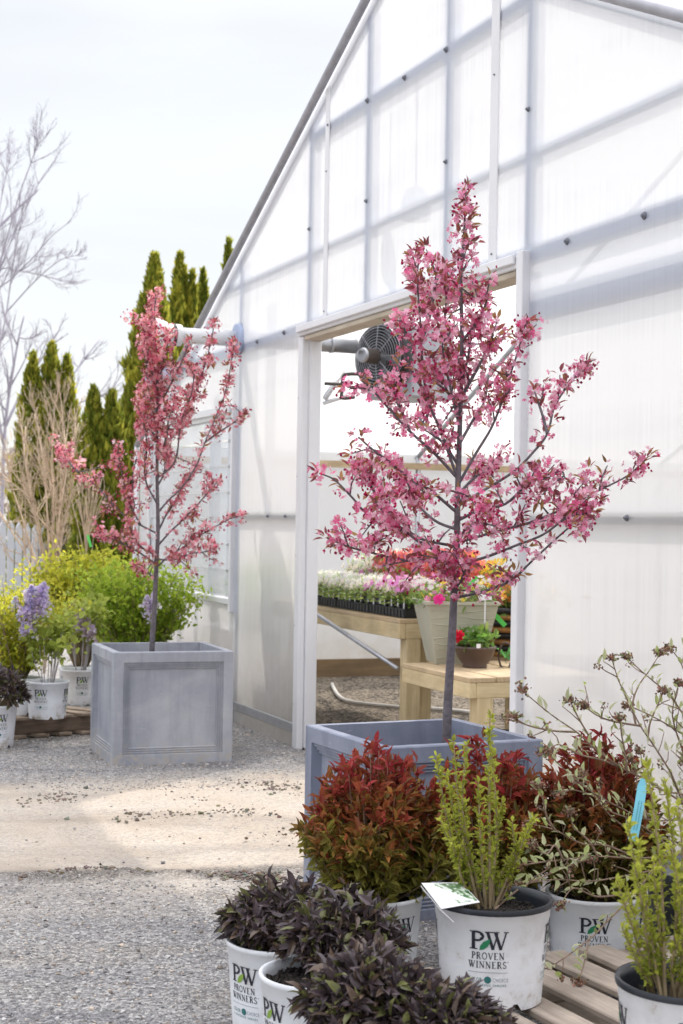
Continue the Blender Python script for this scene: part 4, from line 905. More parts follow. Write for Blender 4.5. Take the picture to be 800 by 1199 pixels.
# ------------------------------------------------------------------ lettering
def arc(cx, cy, rx, ry, a0, a1, n=9): return [(cx + rx * math.cos(math.radians(a)), cy + ry * math.sin(math.radians(a))) for a in np.linspace(a0, a1, n)]
K, k_, s_f = .17, .075, .05
GL = {
 'P': (.66, [([(.17, 0), (.17, 1)], K), ([(.17, .965)] + arc(.33, .73, .27, .235, 90, -90, 11) + [(.17, .495)], .10), (arc(.36, .73, .235, .17, 60, -60, 7), .13), ([(0, .025), (.36, .025)], s_f), ([(0, .975), (.2, .975)], s_f)]),
 'R': (.78, [([(.17, 0), (.17, 1)], K), ([(.17, .965)] + arc(.33, .75, .26, .215, 90, -90, 11) + [(.17, .535)], .10), ([(.36, .52), (.68, .03)], .14), ([(0, .025), (.34, .025)], s_f), ([(0, .975), (.2, .975)], s_f), ([(.6, .025), (.78, .025)], s_f)]),
 'O': (.84, [(arc(.42, .5, .36, .47, 0, 360, 25), .11)]),
 'V': (.80, [([(.10, .99), (.42, .02)], .15), ([(.42, .02), (.72, .99)], k_), ([(0, .975), (.26, .975)], s_f), ([(.58, .975), (.82, .975)], s_f)]),
 'E': (.68, [([(.17, 0), (.17, 1)], K), ([(0, .025), (.62, .025)], s_f + .01), ([(0, .975), (.58, .975)], s_f + .01), ([(.17, .52), (.48, .52)], s_f), ([(.60, .02), (.63, .2)], s_f), ([(.57, .98), (.59, .82)], s_f)]),
 'N': (.86, [([(.15, 0), (.15, 1)], k_), ([(.12, .98), (.70, .03)], .15), ([(.70, 0), (.70, 1)], k_), ([(0, .025), (.3, .025)], s_f), ([(0, .975), (.2, .975)], s_f), ([(.56, .975), (.86, .975)], s_f)]),
 'W': (1.16, [([(.12, .99), (.40, .02)], .155), ([(.40, .02), (.62, .93)], k_), ([(.50, .99), (.78, .02)], .155), ([(.78, .02), (1.05, .99)], k_), ([(0, .975), (.70, .975)], s_f), ([(.92, .975), (1.16, .975)], s_f)]),
 'I': (.36, [([(.17, 0), (.17, 1)], K), ([(0, .025), (.34, .025)], s_f), ([(0, .975), (.34, .975)], s_f)]),
 'S': (.58, [(arc(.28, .745, .21, .22, 25, 250, 12) + arc(.29, .255, .23, .225, 95, -155, 13), .105), ([(.48, .98), (.49, .78)], s_f), ([(.06, .02), (.06, .24)], s_f)]),
 'C': (.76, [(arc(.42, .5, .36, .46, 45, 315, 19), .12), ([(.69, .96), (.70, .74)], s_f)]),
 'L': (.6, [([(.1, 1), (.1, .06), (.55, .06)], .13)]),
 'H': (.76, [([(.1, 0), (.1, 1)], .13), ([(.64, 0), (.64, 1)], .13), ([(.1, .5), (.64, .5)], .12)]),
 'F': (.58, [([(.1, 0), (.1, .94), (.54, .94)], .13), ([(.1, .5), (.45, .5)], .12)]),
 'G': (.8, [(arc(.42, .5, .34, .45, 45, 340, 17), .13), ([(.74, .4), (.5, .4)], .11)]),
 'U': (.74, [([(.1, 1), (.1, .34)] + arc(.36, .32, .26, .27, 180, 360, 9) + [(.62, 1)], .13)]),
 'B': (.7, [([(.12, 0), (.12, 1)], .13), ([(.12, .95)] + arc(.36, .74, .2, .21, 90, -90, 8) + arc(.38, .28, .24, .23, 90, -90, 8) + [(.12, .05)], .11)]),
 "'": (.2, [(arc(.1, .9, .07, .07, 0, 360, 9), .04)]), ' ': (.4, []),
}
def stroke2d(g, pts, w, mi, fn):
    pts = [np.array(p_) for p_ in pts]; q = [pts[0]]
    for a, b_ in zip(pts, pts[1:]):
        nseg = max(1, int(np.linalg.norm(b_ - a) / .009))
        for i in range(1, nseg + 1): q.append(a + (b_ - a) * i / nseg)
    q = np.array(q); T = np.gradient(q, axis=0); T /= np.maximum(np.linalg.norm(T, axis=1, keepdims=True), 1e-9); Nn = np.stack([-T[:, 1], T[:, 0]], 1)
    A, B = q + Nn * w / 2, q - Nn * w / 2; n = len(q)
    V = [fn(x, y) for x, y in A] + [fn(x, y) for x, y in B]
    g.raw(V, None, [[n + i, n + i + 1, i + 1, i] for i in range(n - 1)], None, mi)
def text2d(g, s, cx, y, width, h, mi, fn):
    gap = .13; tot = sum(GL[c][0] for c in s) + gap * (len(s) - 1); k = width / tot; x = cx - width / 2
    for c in s:
        for pts, w in GL[c][1]: stroke2d(g, [(x + px_ * k, y + py_ * h) for px_, py_ in pts], w * (k + h) / 2, mi, fn)
        x += (GL[c][0] + gap) * k
def poly2d(g, pts, mi, fn):
    c = np.mean(pts, axis=0); V = [fn(*c)] + [fn(*p_) for p_ in pts]; k = len(pts)
    g.raw(V, [[0, 1 + i, 1 + (i + 1) % k] for i in range(k)], None, None, mi)

# ------------------------------------------------------------------ nursery pots
POTC = {}
def pot_meshes(rt, h, dark, leafmi, nlogo=4):
    key = (rt, h, dark, leafmi)
    if key in POTC: return POTC[key]
    rb = rt * .86; seg = 72; g = Geo()
    prof = [(rb, 0), (rb + (rt - rb) * .5, h * .5), (rt * .975, h * .84), (rt * .985, h * .845), (rt * .992, h - .014), (rt * 1.02, h - .012), (rt * 1.03, h - .004), (rt * 1.02, h)]
    a = np.arange(seg) * 2 * PI / seg; V = []
    for i, (r_, z) in enumerate(prof):
        zz = np.full(seg, z)
        if i == 0: zz = np.where((np.arange(seg) % 12) < 2, .016, 0.0)
        V.append(np.stack([r_ * np.cos(a), r_ * np.sin(a), zz], 1))
    Q = [[i * seg + j, i * seg + (j + 1) % seg, (i + 1) * seg + (j + 1) % seg, (i + 1) * seg + j] for i in range(len(prof) - 1) for j in range(seg)]
    g.raw(np.concatenate(V), None, Q)
    g.lathe([(rt * 1.02, h), (rt * .965, h - .001), (rt * .95, h - .02), (rt * .90, h * .5), (rb * .96, .02), (0, .02)], [0, 0, 0], seg, mi=1)
    if dark: g.lathe([(rt * 1.024, h + .001), (rt * 1.034, h - .003), (rt * 1.032, h - .010), (rt * 1.026, h - .0125)][::-1], [0, 0, 0], seg, mi=1)
    ob = g.build('tmp_pot', ['pot', 'potrim' if dark else 'pot'], smooth=True); me = ob.data; bpy.data.objects.remove(ob)
    g = Geo(); s = rt / .14
    for i in range(1):
        a0 = -PI / 2
        def fn(x, y):
            r_ = rb + (rt - rb) * y / h + (.0012 if y < h * .84 else .003); aa = a0 + x / r_; return np.array([r_ * math.cos(aa), r_ * math.sin(aa), y])
        y = h
        text2d(g, 'P', -.026 * s, h - .092 * s, .036 * s, .043 * s, 0, fn); text2d(g, 'W', .021 * s, h - .092 * s, .056 * s, .043 * s, 0, fn)
        lf_ = [(-.022, -.0145), (-.020, -.004), (-.012, .006), (.000, .012), (.003, .013), (.003, .006), (-.002, -.005), (-.011, -.012)]
        poly2d(g, [((x + .002) * s, h - .092 * s + (yy + .013) * s) for x, yy in lf_], 1, lambda x, y, f=fn: f(x, y) * [1.004, 1.004, 1])
        text2d(g, 'PROVEN', 0, h - .115 * s, .078 * s, .0165 * s, 0, fn); text2d(g, "WINNERS'", .001 * s, h - .136 * s, .096 * s, .0165 * s, 0, fn)
        stroke2d(g, [(-.047 * s, h - .146 * s), (.047 * s, h - .146 * s)], .0012 * s, 2, fn)
        text2d(g, 'COLOR', -.03 * s, h - .168 * s, .034 * s, .0085 * s, 3, fn); text2d(g, 'CHOICE', .031 * s, h - .168 * s, .038 * s, .0085 * s, 4, fn)
        poly2d(g, [(x * s * .0085, h - .1635 * s + y_ * s * .0085) for x, y_ in arc(0, 0, 1, 1, 0, 345, 14)], 3, fn)
        text2d(g, 'FLOWERING SHRUBS', 0, h - .179 * s, .088 * s, .005 * s, 3, fn)
    ob = g.build('tmp_text', ['ink', 'inklime' if leafmi else 'inkgreen', 'inkgrey', 'inkteal', 'inkgrey']); mt = ob.data; bpy.data.objects.remove(ob)
    POTC[key] = (me, mt); return POTC[key]
def potted(name, label, cat, loc, rt, h, yaw, dark=False, lime=True, fill=.035, group=None):
    th_ = thing(name, label, cat, loc, group); me, mt = pot_meshes(rt, h, dark, lime)
    p_ = bpy.data.objects.new('pot', me); COL.objects.link(p_); p_.parent = th_; p_.rotation_euler.z = yaw
    for i in range(4):
        l_ = bpy.data.objects.new('lettering', mt); COL.objects.link(l_); l_.parent = p_; l_.rotation_euler.z = i * PI / 2
    g = Geo(); c = np.array(loc) + UP * (h - fill); seg = 32
    g.lathe([(rt * .93, 0), (rt * .6, .004), (rt * .2, .009), (.001, .01)], c, seg)
    n = 420; a = NR.uniform(0, 2 * PI, n); rr = np.sqrt(NR.uniform(0, 1, n)) * rt * .9
    g.blobs(c + np.stack([np.cos(a) * rr, np.sin(a) * rr, np.full(n, .006)], 1), NR.uniform(.002, .008, n), np.full((n, 3), .03))
    g.build('soil', 'soil', th_); return th_, c
def fx_yaw(loc, du):   # turn the mark so it shows du pot-radii right of the pot's centre line
    return math.atan2(-loc[1], -loc[0]) + PI / 2 + math.asin(max(-.98, min(.98, du)))
def gz_at(u, v, z, zb_): p_ = gr(u, v, z); p_[2] = zb_; return p_
# --- red and gold leaved domes
def dome(th_, c, rx, hh, n_st, seed, reds=1.0, gold=1.0):
    global NR
    NR = np.random.RandomState(seed); st_ = Geo(); lf = Geo()
    for i in range(n_st):
        a = NR.uniform(0, 2 * PI); q = math.sqrt(NR.uniform(0, 1)); top = c + np.array([math.cos(a) * rx * q, math.sin(a) * rx * q, hh * (1 - .55 * q ** 2.4) * NR.uniform(.74, 1.12) * (1 + .07 * math.sin(3 * a + seed))])
        b0 = c + np.array([math.cos(a) * rx * .22 * q, math.sin(a) * rx * .22 * q, 0]); mid = (b0 + top) / 2 + np.array([math.cos(a), math.sin(a), 0]) * rx * .12 * q
        path = spline([b0, mid, top], 5); st_.tube(path, np.linspace(.0025, .0012, len(path)), 4)
        f = np.linspace(.30, 1, 9); pts = np.array([path[int(x * (len(path) - 1))] for x in f]); ax = nrm(top - mid)
        for j, (p_, ff) in enumerate(zip(pts, f)):
            m_ = 4 if ff < .9 else 8; d = nrm(NR.normal(0, .75, (m_, 3)) + ax * (.55 if ff < .9 else .85) + [math.cos(a) * .3, math.sin(a) * .3, 0])
            hgt = np.clip((p_[2] - c[2]) / hh + NR.normal(0, .09, m_), 0, 1) ; hgt = np.clip((hgt - .36 + NR.normal(0, .10)) / .6, 0, 1) * (1 if ff > .55 else .75)
            green = np.array([.16, .15, .025]) * gold; org = np.array([.30, .095, .03]); red = np.array([.27, .028, .030]) * reds
            col = np.where(hgt[:, None] < .5, green + (org - green) * (hgt[:, None] / .5), org + (red - org) * ((hgt[:, None] - .5) / .5)) * (1 + NR.normal(0, .22, (m_, 1))).clip(.4, 1.7)
            ye = NR.uniform(0, 1, m_) < .17; col[ye] = col[ye] * .4 + np.array([.20, .20, .03]) * .6 * (1 if ff < .8 else .4)
            lf.leaves(p_ + NR.normal(0, .008, (m_, 3)), d, NR.uniform(.028, .050, m_) * (1.1 if ff < .9 else .95), NR.uniform(.30, .42, m_), col)
    st_.build('stems', 'twig', th_); lf.build('foliage', 'leaf', th_)
loc = gz_at(437, 1046, .24, 0)
thE, c = potted('potted_spirea', 'round red and gold leaved shrub in a white pot, left of the yellow green one', 'potted shrub', loc, .14, .245, fx_yaw(loc, .62), False, False); dome(thE, c, .215, .40, 150, 41, 1.15, 1.3)
loc = gz_at(572, 1040, .24, 0)
thF, c = potted('potted_spirea', 'red leaved shrub half hidden directly behind the yellow green wands', 'potted shrub', loc, .14, .245, fx_yaw(loc, -.95), True, False); dome(thF, c, .20, .40, 110, 42, 1.1)
loc = gz_at(697, 1045, .24, 0)
thG, c = potted('potted_spirea', 'dark red leaved shrub in a white pot behind the twiggy branches at right', 'potted shrub', loc, .138, .245, fx_yaw(loc, .0) , False, False); dome(thG, c, .19, .44, 120, 43, .85, .7)
# --- dark purple shrubs
def purple(th_, c, rx, hh, n_st, seed, droop=.25):
    global NR
    NR = np.random.RandomState(seed); st_ = Geo(); lf = Geo()
    for i in range(n_st):
        a = NR.uniform(0, 2 * PI); q = math.sqrt(NR.uniform(0.02, 1)); top = c + np.array([math.cos(a) * rx * q, math.sin(a) * rx * q, hh * (1 - .62 * q ** 2.2) * NR.uniform(.62, 1.12)])
        b0 = c + np.array([math.cos(a), math.sin(a), 0]) * rx * .2 * q; mid = (b0 + top) / 2 + np.array([math.cos(a) * .2, math.sin(a) * .2, .12]) * rx
        path = spline([b0, mid, top], 5); st_.tube(path, np.linspace(.003, .0014, len(path)), 4); ax = nrm(top - mid)
        for ff in np.linspace(.42, 1, 7):
            p_ = path[int(ff * (len(path) - 1))]; m_ = 4; d = nrm(NR.normal(0, .7, (m_, 3)) + ax * .5 + [math.cos(a) * .5 * q, math.sin(a) * .5 * q, .1 - droop])
            k = NR.uniform(0, 1, (m_, 1)); col = np.where(k < .62, [[.070, .050, .056]], np.where(k < .84, [[.105, .070, .050]], [[.14, .145, .05]])) * (1 + NR.normal(0, .25, (m_, 1))).clip(.4, 1.8)
            lf.leaves(p_ + NR.normal(0, .006, (m_, 3)), d, NR.uniform(.026, .052, m_), NR.uniform(.30, .44, m_), col)
    st_.build('stems', 'wandbark', th_); lf.build('foliage', 'dark_leaf', th_)
loc = gz_at(330, 1100, .235, 0)
th_, c = potted('potted_weigela', 'dark purple leaved shrub in the farthest left white foreground pot', 'potted shrub', loc, .138, .24, fx_yaw(loc, -.72)); purple(th_, c, .15, .165, 100, 51)
loc = gz_at(374, 1140, .235, 0)
th_, c = potted('potted_weigela', 'dark purple leaved shrub in a white pot showing bare soil at its left rim', 'potted shrub', loc, .138, .24, fx_yaw(loc, -.82), fill=.03)
purple(th_, c + [.055, .10, 0], .15, .175, 100, 52)
loc = gz_at(440, 1196, .235, 0)
th_, c = potted('potted_weigela', 'dark purple leaved shrub with brownish leaves, third from the left in front', 'potted shrub', loc, .138, .24, fx_yaw(loc, -.3)); purple(th_, c, .145, .175, 105, 53, .2)
loc = at(515, 1225, 3.25); loc[2] = 0
th_, c = potted('potted_weigela', 'blackish purple shrub lowest in front of the large white pot', 'potted shrub', loc, .138, .24, 0); purple(th_, c, .14, .118, 100, 54, .05)
# --- yellow green upright shrubs
def wands(th_, c, specs, low, seed):
    global NR
    NR = np.random.RandomState(seed); st_ = Geo(); lf = Geo()
    def wand(path, dens=1.0, s0=.18):
        st_.tube(path, np.linspace(.0045, .0012, len(path)), 5)
        n = len(path); seg = np.linalg.norm(np.diff(path, axis=0), axis=1); s = np.concatenate([[0], np.cumsum(seg)]); q = s0 * s[-1]
        while q < s[-1]:
            i = min(max(1, np.searchsorted(s, q)), n - 1); p_ = path[i - 1] + (path[i] - path[i - 1]) * ((q - s[i - 1]) / seg[i - 1]); ax = nrm(path[i] - path[i - 1]); m_ = 5
            d = nrm(NR.normal(0, .7, (m_, 3)) + ax * .9); f = q / s[-1]
            col = mixc((.20, .25, .035), (.50, .52, .07), NR.uniform(0, .55, m_) + .45 * f) * (1 + NR.normal(0, .15, (m_, 1))).clip(.5, 1.5)
            lf.leaves(p_ + d * .003, d, NR.uniform(.010, .020, m_), NR.uniform(.42, .6, m_), col); q += NR.uniform(.006, .013) / dens
    for tip, dy, b_ in specs:
        e = at(tip[0], tip[1], c[1] + dy); p0 = c + np.array([(b_ - .5) * .10, NR.uniform(-.03, .03), 0]); mid = p0 + (e - p0) * .5 + NR.normal(0, .012, 3) + np.array([(e - p0)[0] * .15, 0, 0]); wand(spline([p0, mid, e], 8))
    for i in range(low):
        a = NR.uniform(0, 2 * PI); l_ = NR.uniform(.10, .24); e = c + np.array([math.cos(a) * l_ * .5, math.sin(a) * l_ * .5, l_]); p0 = c + np.array([math.cos(a), math.sin(a), 0]) * .02; wand(spline([p0, (p0 + e) / 2 + NR.normal(0, .015, 3), e], 5), .8, .25)
    st_.build('stems', 'wandbark', th_); lf.build('foliage', 'glow', th_)
loc = gz_at(577, 1054, .385, .152)
th_, c = potted('potted_barberry', 'yellow green shrub of upright wands in the large white pot on the pallet', 'potted shrub', loc, .14, .24, fx_yaw(loc, -.07), True, False, fill=.04)
CEN = loc.copy()
wands(th_, c + [-.015, .03, 0], [((511, 886), -.02, .2), ((531, 864), .03, .35), ((546, 872), -.03, .45), ((524, 905), .05, .3), ((574, 836), .0, .6), ((576, 880), .04, .62), ((560, 915), -.05, .5), ((516, 962), -.06, .2), ((600, 962), -.03, .8), ((588, 938), .05, .7), ((545, 940), .04, .4), ((610, 985), .03, .8), ((528, 985), -.08, .3)], 8, 61)
loc = gz_at(806, 1150, .385, .152)
th_, c = potted('potted_barberry', 'yellow green upright shrub in the black rimmed pot cut by the right edge', 'potted shrub', loc, .14, .24, fx_yaw(loc, .2), True, False, fill=.05)
wands(th_, c + [-.03, .0, 0], [((757, 890), .02, .3), ((735, 962), -.04, .15), ((779, 915), .04, .5), ((748, 985), .05, .25), ((795, 945), .0, .7), ((722, 1030), -.05, .1), ((764, 1005), -.06, .4), ((810, 900), .05, .8), ((742, 1020), .05, .3), ((785, 990), -.07, .6), ((728, 1085), -.06, .2)], 9, 62)
# --- twiggy shrub with brown flower buds
loc = gr(822, 1010, .30); loc[2] = 0
vb = thing('potted_viburnum', 'sprawling twiggy shrub with pale leaves and brown bud clusters at the right edge', 'potted shrub', loc)
g = Geo(); rt = .165; g.lathe([(0, .0), (.14, 0), (.16, .26), (.172, .262), (.174, .285), (.165, .288), (.155, .26), (.13, .25), (0, .25)], loc, 40); g.build('pot', solid('grey_pot', (.10, .11, .13), .5), vb, smooth=True)
NR = np.random.RandomState(71); st_ = Geo(); lf = Geo(); bd = Geo()
ctr = loc + UP * .25
vt = [
 ([(786, 905), (765, 872), (750, 850), (735, 820), (725, 798), (716, 770)], 4.35, 4.25), ([(759, 862), (762, 845), (772, 822), (778, 808)], 4.32, 4.3),
 ([(800, 940), (760, 915), (730, 900), (700, 879), (675, 857), (650, 840), (625, 820), (612, 808)], 4.4, 4.15), ([(800, 836), (784, 814), (762, 795), (747, 782), (733, 768)], 4.45, 4.4),
 ([(745, 850), (741, 825), (748, 803), (760, 786), (774, 764)], 4.35, 4.4), ([(806, 800), (797, 775), (784, 758)], 4.5, 4.5), ([(800, 860), (770, 842), (745, 830), (735, 826)], 4.5, 4.4),
 ([(800, 960), (760, 960), (725, 945), (690, 925), (660, 900), (640, 880)], 4.4, 4.1), ([(800, 1000), (750, 1005), (700, 1003), (650, 1008), (605, 1014)], 4.4, 3.95), ([(747, 1005), (710, 990), (682, 988), (650, 972), (622, 965)], 4.3, 4.0),
 ([(790, 985), (745, 975), (715, 955), (695, 930), (680, 905)], 4.4, 4.1), ([(800, 1010), (760, 1020), (720, 1028), (690, 1032), (650, 1030), (610, 1036)], 4.4, 3.95), ([(770, 1010), (745, 1045), (715, 1075), (690, 1100), (640, 1134), (612, 1128)], 4.3, 3.72),
 ([(690, 1100), (685, 1125), (678, 1150)], 4.1, 3.9), ([(745, 1045), (700, 1050), (672, 1040), (656, 1060)], 4.25, 4.0), ([(700, 879), (690, 862), (680, 845), (672, 830), (668, 820)], 4.32, 4.25),
 ([(750, 850), (720, 845), (700, 838), (683, 826)], 4.35, 4.2), ([(730, 900), (705, 890), (680, 884), (655, 872), (640, 880)], 4.35, 4.15), ([(675, 857), (650, 856), (620, 850), (600, 840)], 4.3, 4.1),
 ([(735, 905), (732, 880), (728, 860), (726, 840)], 4.3, 4.25), ([(800, 880), (790, 850), (788, 830), (795, 800)], 4.5, 4.45), ([(650, 972), (640, 955), (636, 935), (630, 920)], 4.0, 3.95), ([(700, 1003), (690, 985), (672, 968), (668, 950)], 4.1, 4.05),
 ([(560, 1085), (585, 1060), (610, 1040), (640, 1025), (690, 1005)], 3.72, 4.1), ([(800, 930), (775, 925), (755, 905), (750, 880)], 4.4, 4.3), ([(790, 1000), (770, 980), (740, 960), (715, 950), (700, 935), (672, 925), (655, 930)], 4.4, 4.05),
 ([(760, 960), (748, 930), (745, 905), (738, 890)], 4.35, 4.3), ([(660, 1008), (650, 990), (640, 1000), (620, 990)], 4.0, 3.9)]
for pts, ya, yb_ in vt:
    path = spline([at(u, v, ya + (yb_ - ya) * i / (len(pts) - 1)) for i, (u, v) in enumerate(pts)], 5)
    if pts[0][0] >= 786: path = np.concatenate([spline([ctr + NR.normal(0, .02, 3) * [1, 1, 0], (ctr + path[0]) / 2 + UP * .03, path[0]], 4)[:-1], path])
    st_.tube(path, np.linspace(.0034 if len(path) > 14 else .0026, .0013, len(path)), 5)
    seg = np.linalg.norm(np.diff(path, axis=0), axis=1); s = np.concatenate([[0], np.cumsum(seg)]); q = .22 * s[-1] if pts[0][0] < 786 else .35 * s[-1]; side = 0
    while q < s[-1]:
        i = min(max(1, np.searchsorted(s, q)), len(path) - 1); p_ = path[i - 1] + (path[i] - path[i - 1]) * ((q - s[i - 1]) / seg[i - 1]); ax = nrm(path[i] - path[i - 1]); pr = nrm(np.cross(ax, NR.normal(0, 1, 3)))
        tips = [p_]
        if NR.uniform() < .38:
            l_ = NR.uniform(.025, .07); e = p_ + nrm(pr + ax * .6 + UP * .5) * l_; st_.tube([p_, (p_ + e) / 2 + NR.normal(0, .003, 3), e], [.0018, .0015, .0012], 4); tips.append(e)
        for tp in tips:
            m_ = NR.randint(3, 6); sg_ = np.where(np.arange(m_) % 2, 1, -1)[:, None]; d = nrm(pr * sg_ * .6 + ax * .7 + UP * .55 + NR.normal(0, .22, (m_, 3)))
            col = mixc((.62, .63, .42), (.40, .48, .15), NR.uniform(0, 1, m_)) * (1 + NR.normal(0, .15, (m_, 1))); lf.leaves(tp, d, NR.uniform(.021, .041, m_), NR.uniform(.30, .42, m_), col)
        if len(tips) > 1 and NR.uniform() < .28: bd.blobs(tips[-1] + NR.normal(0, .006, (12, 3)), NR.uniform(.002, .0045, 12), jitc((.23, .14, .10), 12, .25))
        q += NR.uniform(.019, .042)
    e = path[-1]; n = 60; off = NR.normal(0, 1, (n, 3)) * [.009, .009, .006]; bd.blobs(e + off, NR.uniform(.0022, .0045, n), jitc((.23, .135, .095), n, .3))
    ax = nrm(path[-1] - path[-3]); lf.leaves(np.repeat([e - ax * .012], 4, 0), nrm(NR.normal(0, .7, (4, 3)) + ax + UP * .3), NR.uniform(.02, .034, 4), .38, jitc((.32, .36, .2), 4))
st_.build('stems', 'twig', vb, smooth=True); lf.build('foliage', 'glow', vb); bd.build('buds', 'bud', vb)
# --- tags
q0, q1 = at(754, 912, 4.12), at(741, 984, 4.05); e = q1 - q0; sd_ = nrm(np.cross(e, [0.1, 1, 0])); g = Geo()
w0 = .0125
V = [];
for f, bend in ((0, 0), (.12, .0), (.5, .006), (1.0, .002)):
    p_ = q0 + e * f + np.array([0, -bend, 0]); ww = w0 * (.55 if f == 0 else 1); V += [p_ - sd_ * ww, p_ + sd_ * ww, p_ + sd_ * ww + [0, .0012, 0], p_ - sd_ * ww + [0, .0012, 0]]
g.raw(V, None, [[4 * i + j, 4 * i + (j + 1) % 4, 4 * i + 4 + (j + 1) % 4, 4 * i + 4 + j] for i in range(3) for j in range(4)] + [[0, 3, 2, 1], [12, 13, 14, 15]])
for i in range(2):
    for f0, f1 in ((.35, .86),):
        sh = sd_ * (.004 - .007 * i); g.tube([q0 + e * (f0 + .02 * j) + sh + np.array([0, -.0078 if .3 < f0 + .02 * j < .75 else -.006, 0]) + sd_ * (.0008 * math.sin(j * 2.1)) for j in range(25)], .0005, 4, mi=1)
tag(g.build('plant_tag', ['blue_tag', 'inkteal'], origin=q0), 'bright blue plastic plant tag hanging among the twigs', 'tag')
card, t, o = nt('photo_card'); b = N(t, 'ShaderNodeBsdfPrincipled', Roughness=.35); tc = t.nodes.new('ShaderNodeTexCoord'); n_ = N(t, 'ShaderNodeTexNoise', Scale=70., Detail=5.); L(t, tc.outputs['Object'], n_.inputs['Vector'])
n2_ = N(t, 'ShaderNodeTexNoise', Scale=14., Detail=2.); L(t, tc.outputs['Object'], n2_.inputs['Vector']); ad = N(t, 'ShaderNodeMath', operation='ADD'); L(t, n_.outputs[0], ad.inputs[0]); L(t, n2_.outputs[0], ad.inputs[1])
L(t, ramp(t, ad.outputs[0], [(.82, (.05, .14, .06)), (1.0, (.20, .34, .16)), (1.14, (.70, .76, .70))]), b.inputs['Base Color']); L(t, b.outputs[0], o.inputs[0]); M['card'] = card
rz = CEN[2] + .242
A, B, Cc, D = at(494, 1034, 3.74), at(540, 1033, 3.84), at(562, 1063, 3.70), at(517, 1062, 3.63)
for q in (A, B): q[2] = max(q[2], rz + .008)
for q in (Cc, D): q[2] = rz + .006
ct = thing('plant_card', 'folded care card with a flower picture tucked over the large pot rim', 'tag', D)
def quadslab(name, P4, mat, th=.0012, par=None):
    P4 = [np.asarray(p_, float) for p_ in P4]; nn = nrm(np.cross(P4[1] - P4[0], P4[3] - P4[0])); nn = nn if nn[2] > 0 else -nn; g = Geo(); V = P4 + [p_ - nn * th for p_ in P4]
    g.raw(V, None, [[3, 2, 1, 0], [4, 5, 6, 7], [0, 1, 5, 4], [1, 2, 6, 5], [2, 3, 7, 6], [3, 0, 4, 7]]); return g.build(name, mat, par)
quadslab('card_face', [A, B, Cc, D], 'white_tag', .0012, ct)
ins = lambda f, g_: A + (B - A) * f + (D - A) * g_ + (Cc - D - (B - A)) * f * g_ + UP * .0012
quadslab('card_picture', [ins(.25, .06), ins(.97, .06), ins(.97, .92), ins(.5, .92)], 'card', .0006, ct)
quadslab('card_back', [A - UP * .006 + [-.002, 0, 0], D - UP * .004 + [.0, -.002, 0], D - UP * .03 + [.03, -.004, 0], A - UP * .018 + [.004, 0, 0]], 'white_tag', .0008, ct)

# ------------------------------------------------------------------ pallets
def pallet(name, label, e0, d, q, q0, q1, ln, zt, mat, seed, nb=8, wfrac=.66, lip=.0, deck=None):
    """e0: ground point on the far edge; boards run along d; q across"""
    rr = random.Random(seed); pt = thing(name, label, 'pallet', e0 * [1, 1, 0])
    bw = (q1 - q0) / nb; e0 = e0 * [1, 1, 0]
    for i in range(nb):
        w = bw * wfrac * rr.uniform(.92, 1.08); x = q0 + i * bw + rr.uniform(0, .01); g = Geo(); g.box(e0 + q * x + UP * (zt - .019) + d * rr.uniform(-.01, .01), d * ln, q * w, UP * .018, bev=.003) if np.cross(d, q)[2] > 0 else g.box(e0 + q * (x + w) + UP * (zt - .019) + d * rr.uniform(-.012, .012), d * ln, -q * w, UP * .018, bev=.003)
        g.build('deck_board', deck or mat, pt, uvbox=d)
    for s in (lip, ln / 2 - .02, ln - .042):
        g = Geo(); a_, b2 = e0 + d * s + q * q0 + UP * .0225, q * (q1 - q0)
        if np.cross(b2, -d)[2] > 0: g.box(a_ + d * .04, b2, -d * .04, UP * (zt - .0425), bev=.003)
        else: g.box(a_, b2, d * .04, UP * (zt - .0425), bev=.003)
        g.build('stringer', mat, pt, uvbox=q)
    for i in (range(nb) if nb < 7 else (0, nb // 2, nb - 1)):
        w = bw * wfrac; x = q0 + i * bw; g = Geo(); g.box(e0 + q * (x + w) + UP * .003, d * ln, -q * w, UP * .018, bev=.003) if np.cross(d, q)[2] < 0 else g.box(e0 + q * x + UP * .003, d * ln, q * w, UP * .018, bev=.003)
        g.build('bottom_board', deck or mat, pt, uvbox=d)
dP = nrm(gr(726, 1160, .15) - gr(640, 1120, .15)); qP = np.array([-dP[1], dP[0], 0])
pallet('pallet', 'weathered grey wooden pallet under the yellow green shrubs in front', np.array([.66, 4.25, 0]), dP, qP, -.70, .56, 1.3, .15, 'oldwood', 5, 9, .64)
# far pallet: boards run away from the viewer, ends showing in front
eA, eB = gr(20, 858, 0.06), gr(104, 852, 0.06); qL = nrm(eB - eA); dL = np.array([-qL[1], qL[0], 0]); dL = nrm(dL + qL * -.35)
pallet('pallet', 'brown wooden pallet under the lilac pots at left', gr(22, 866, .0), dL, qL, -.03, .70, .95, .128, 'darkpallet', 6, 5, .56, .05, 'decktop')

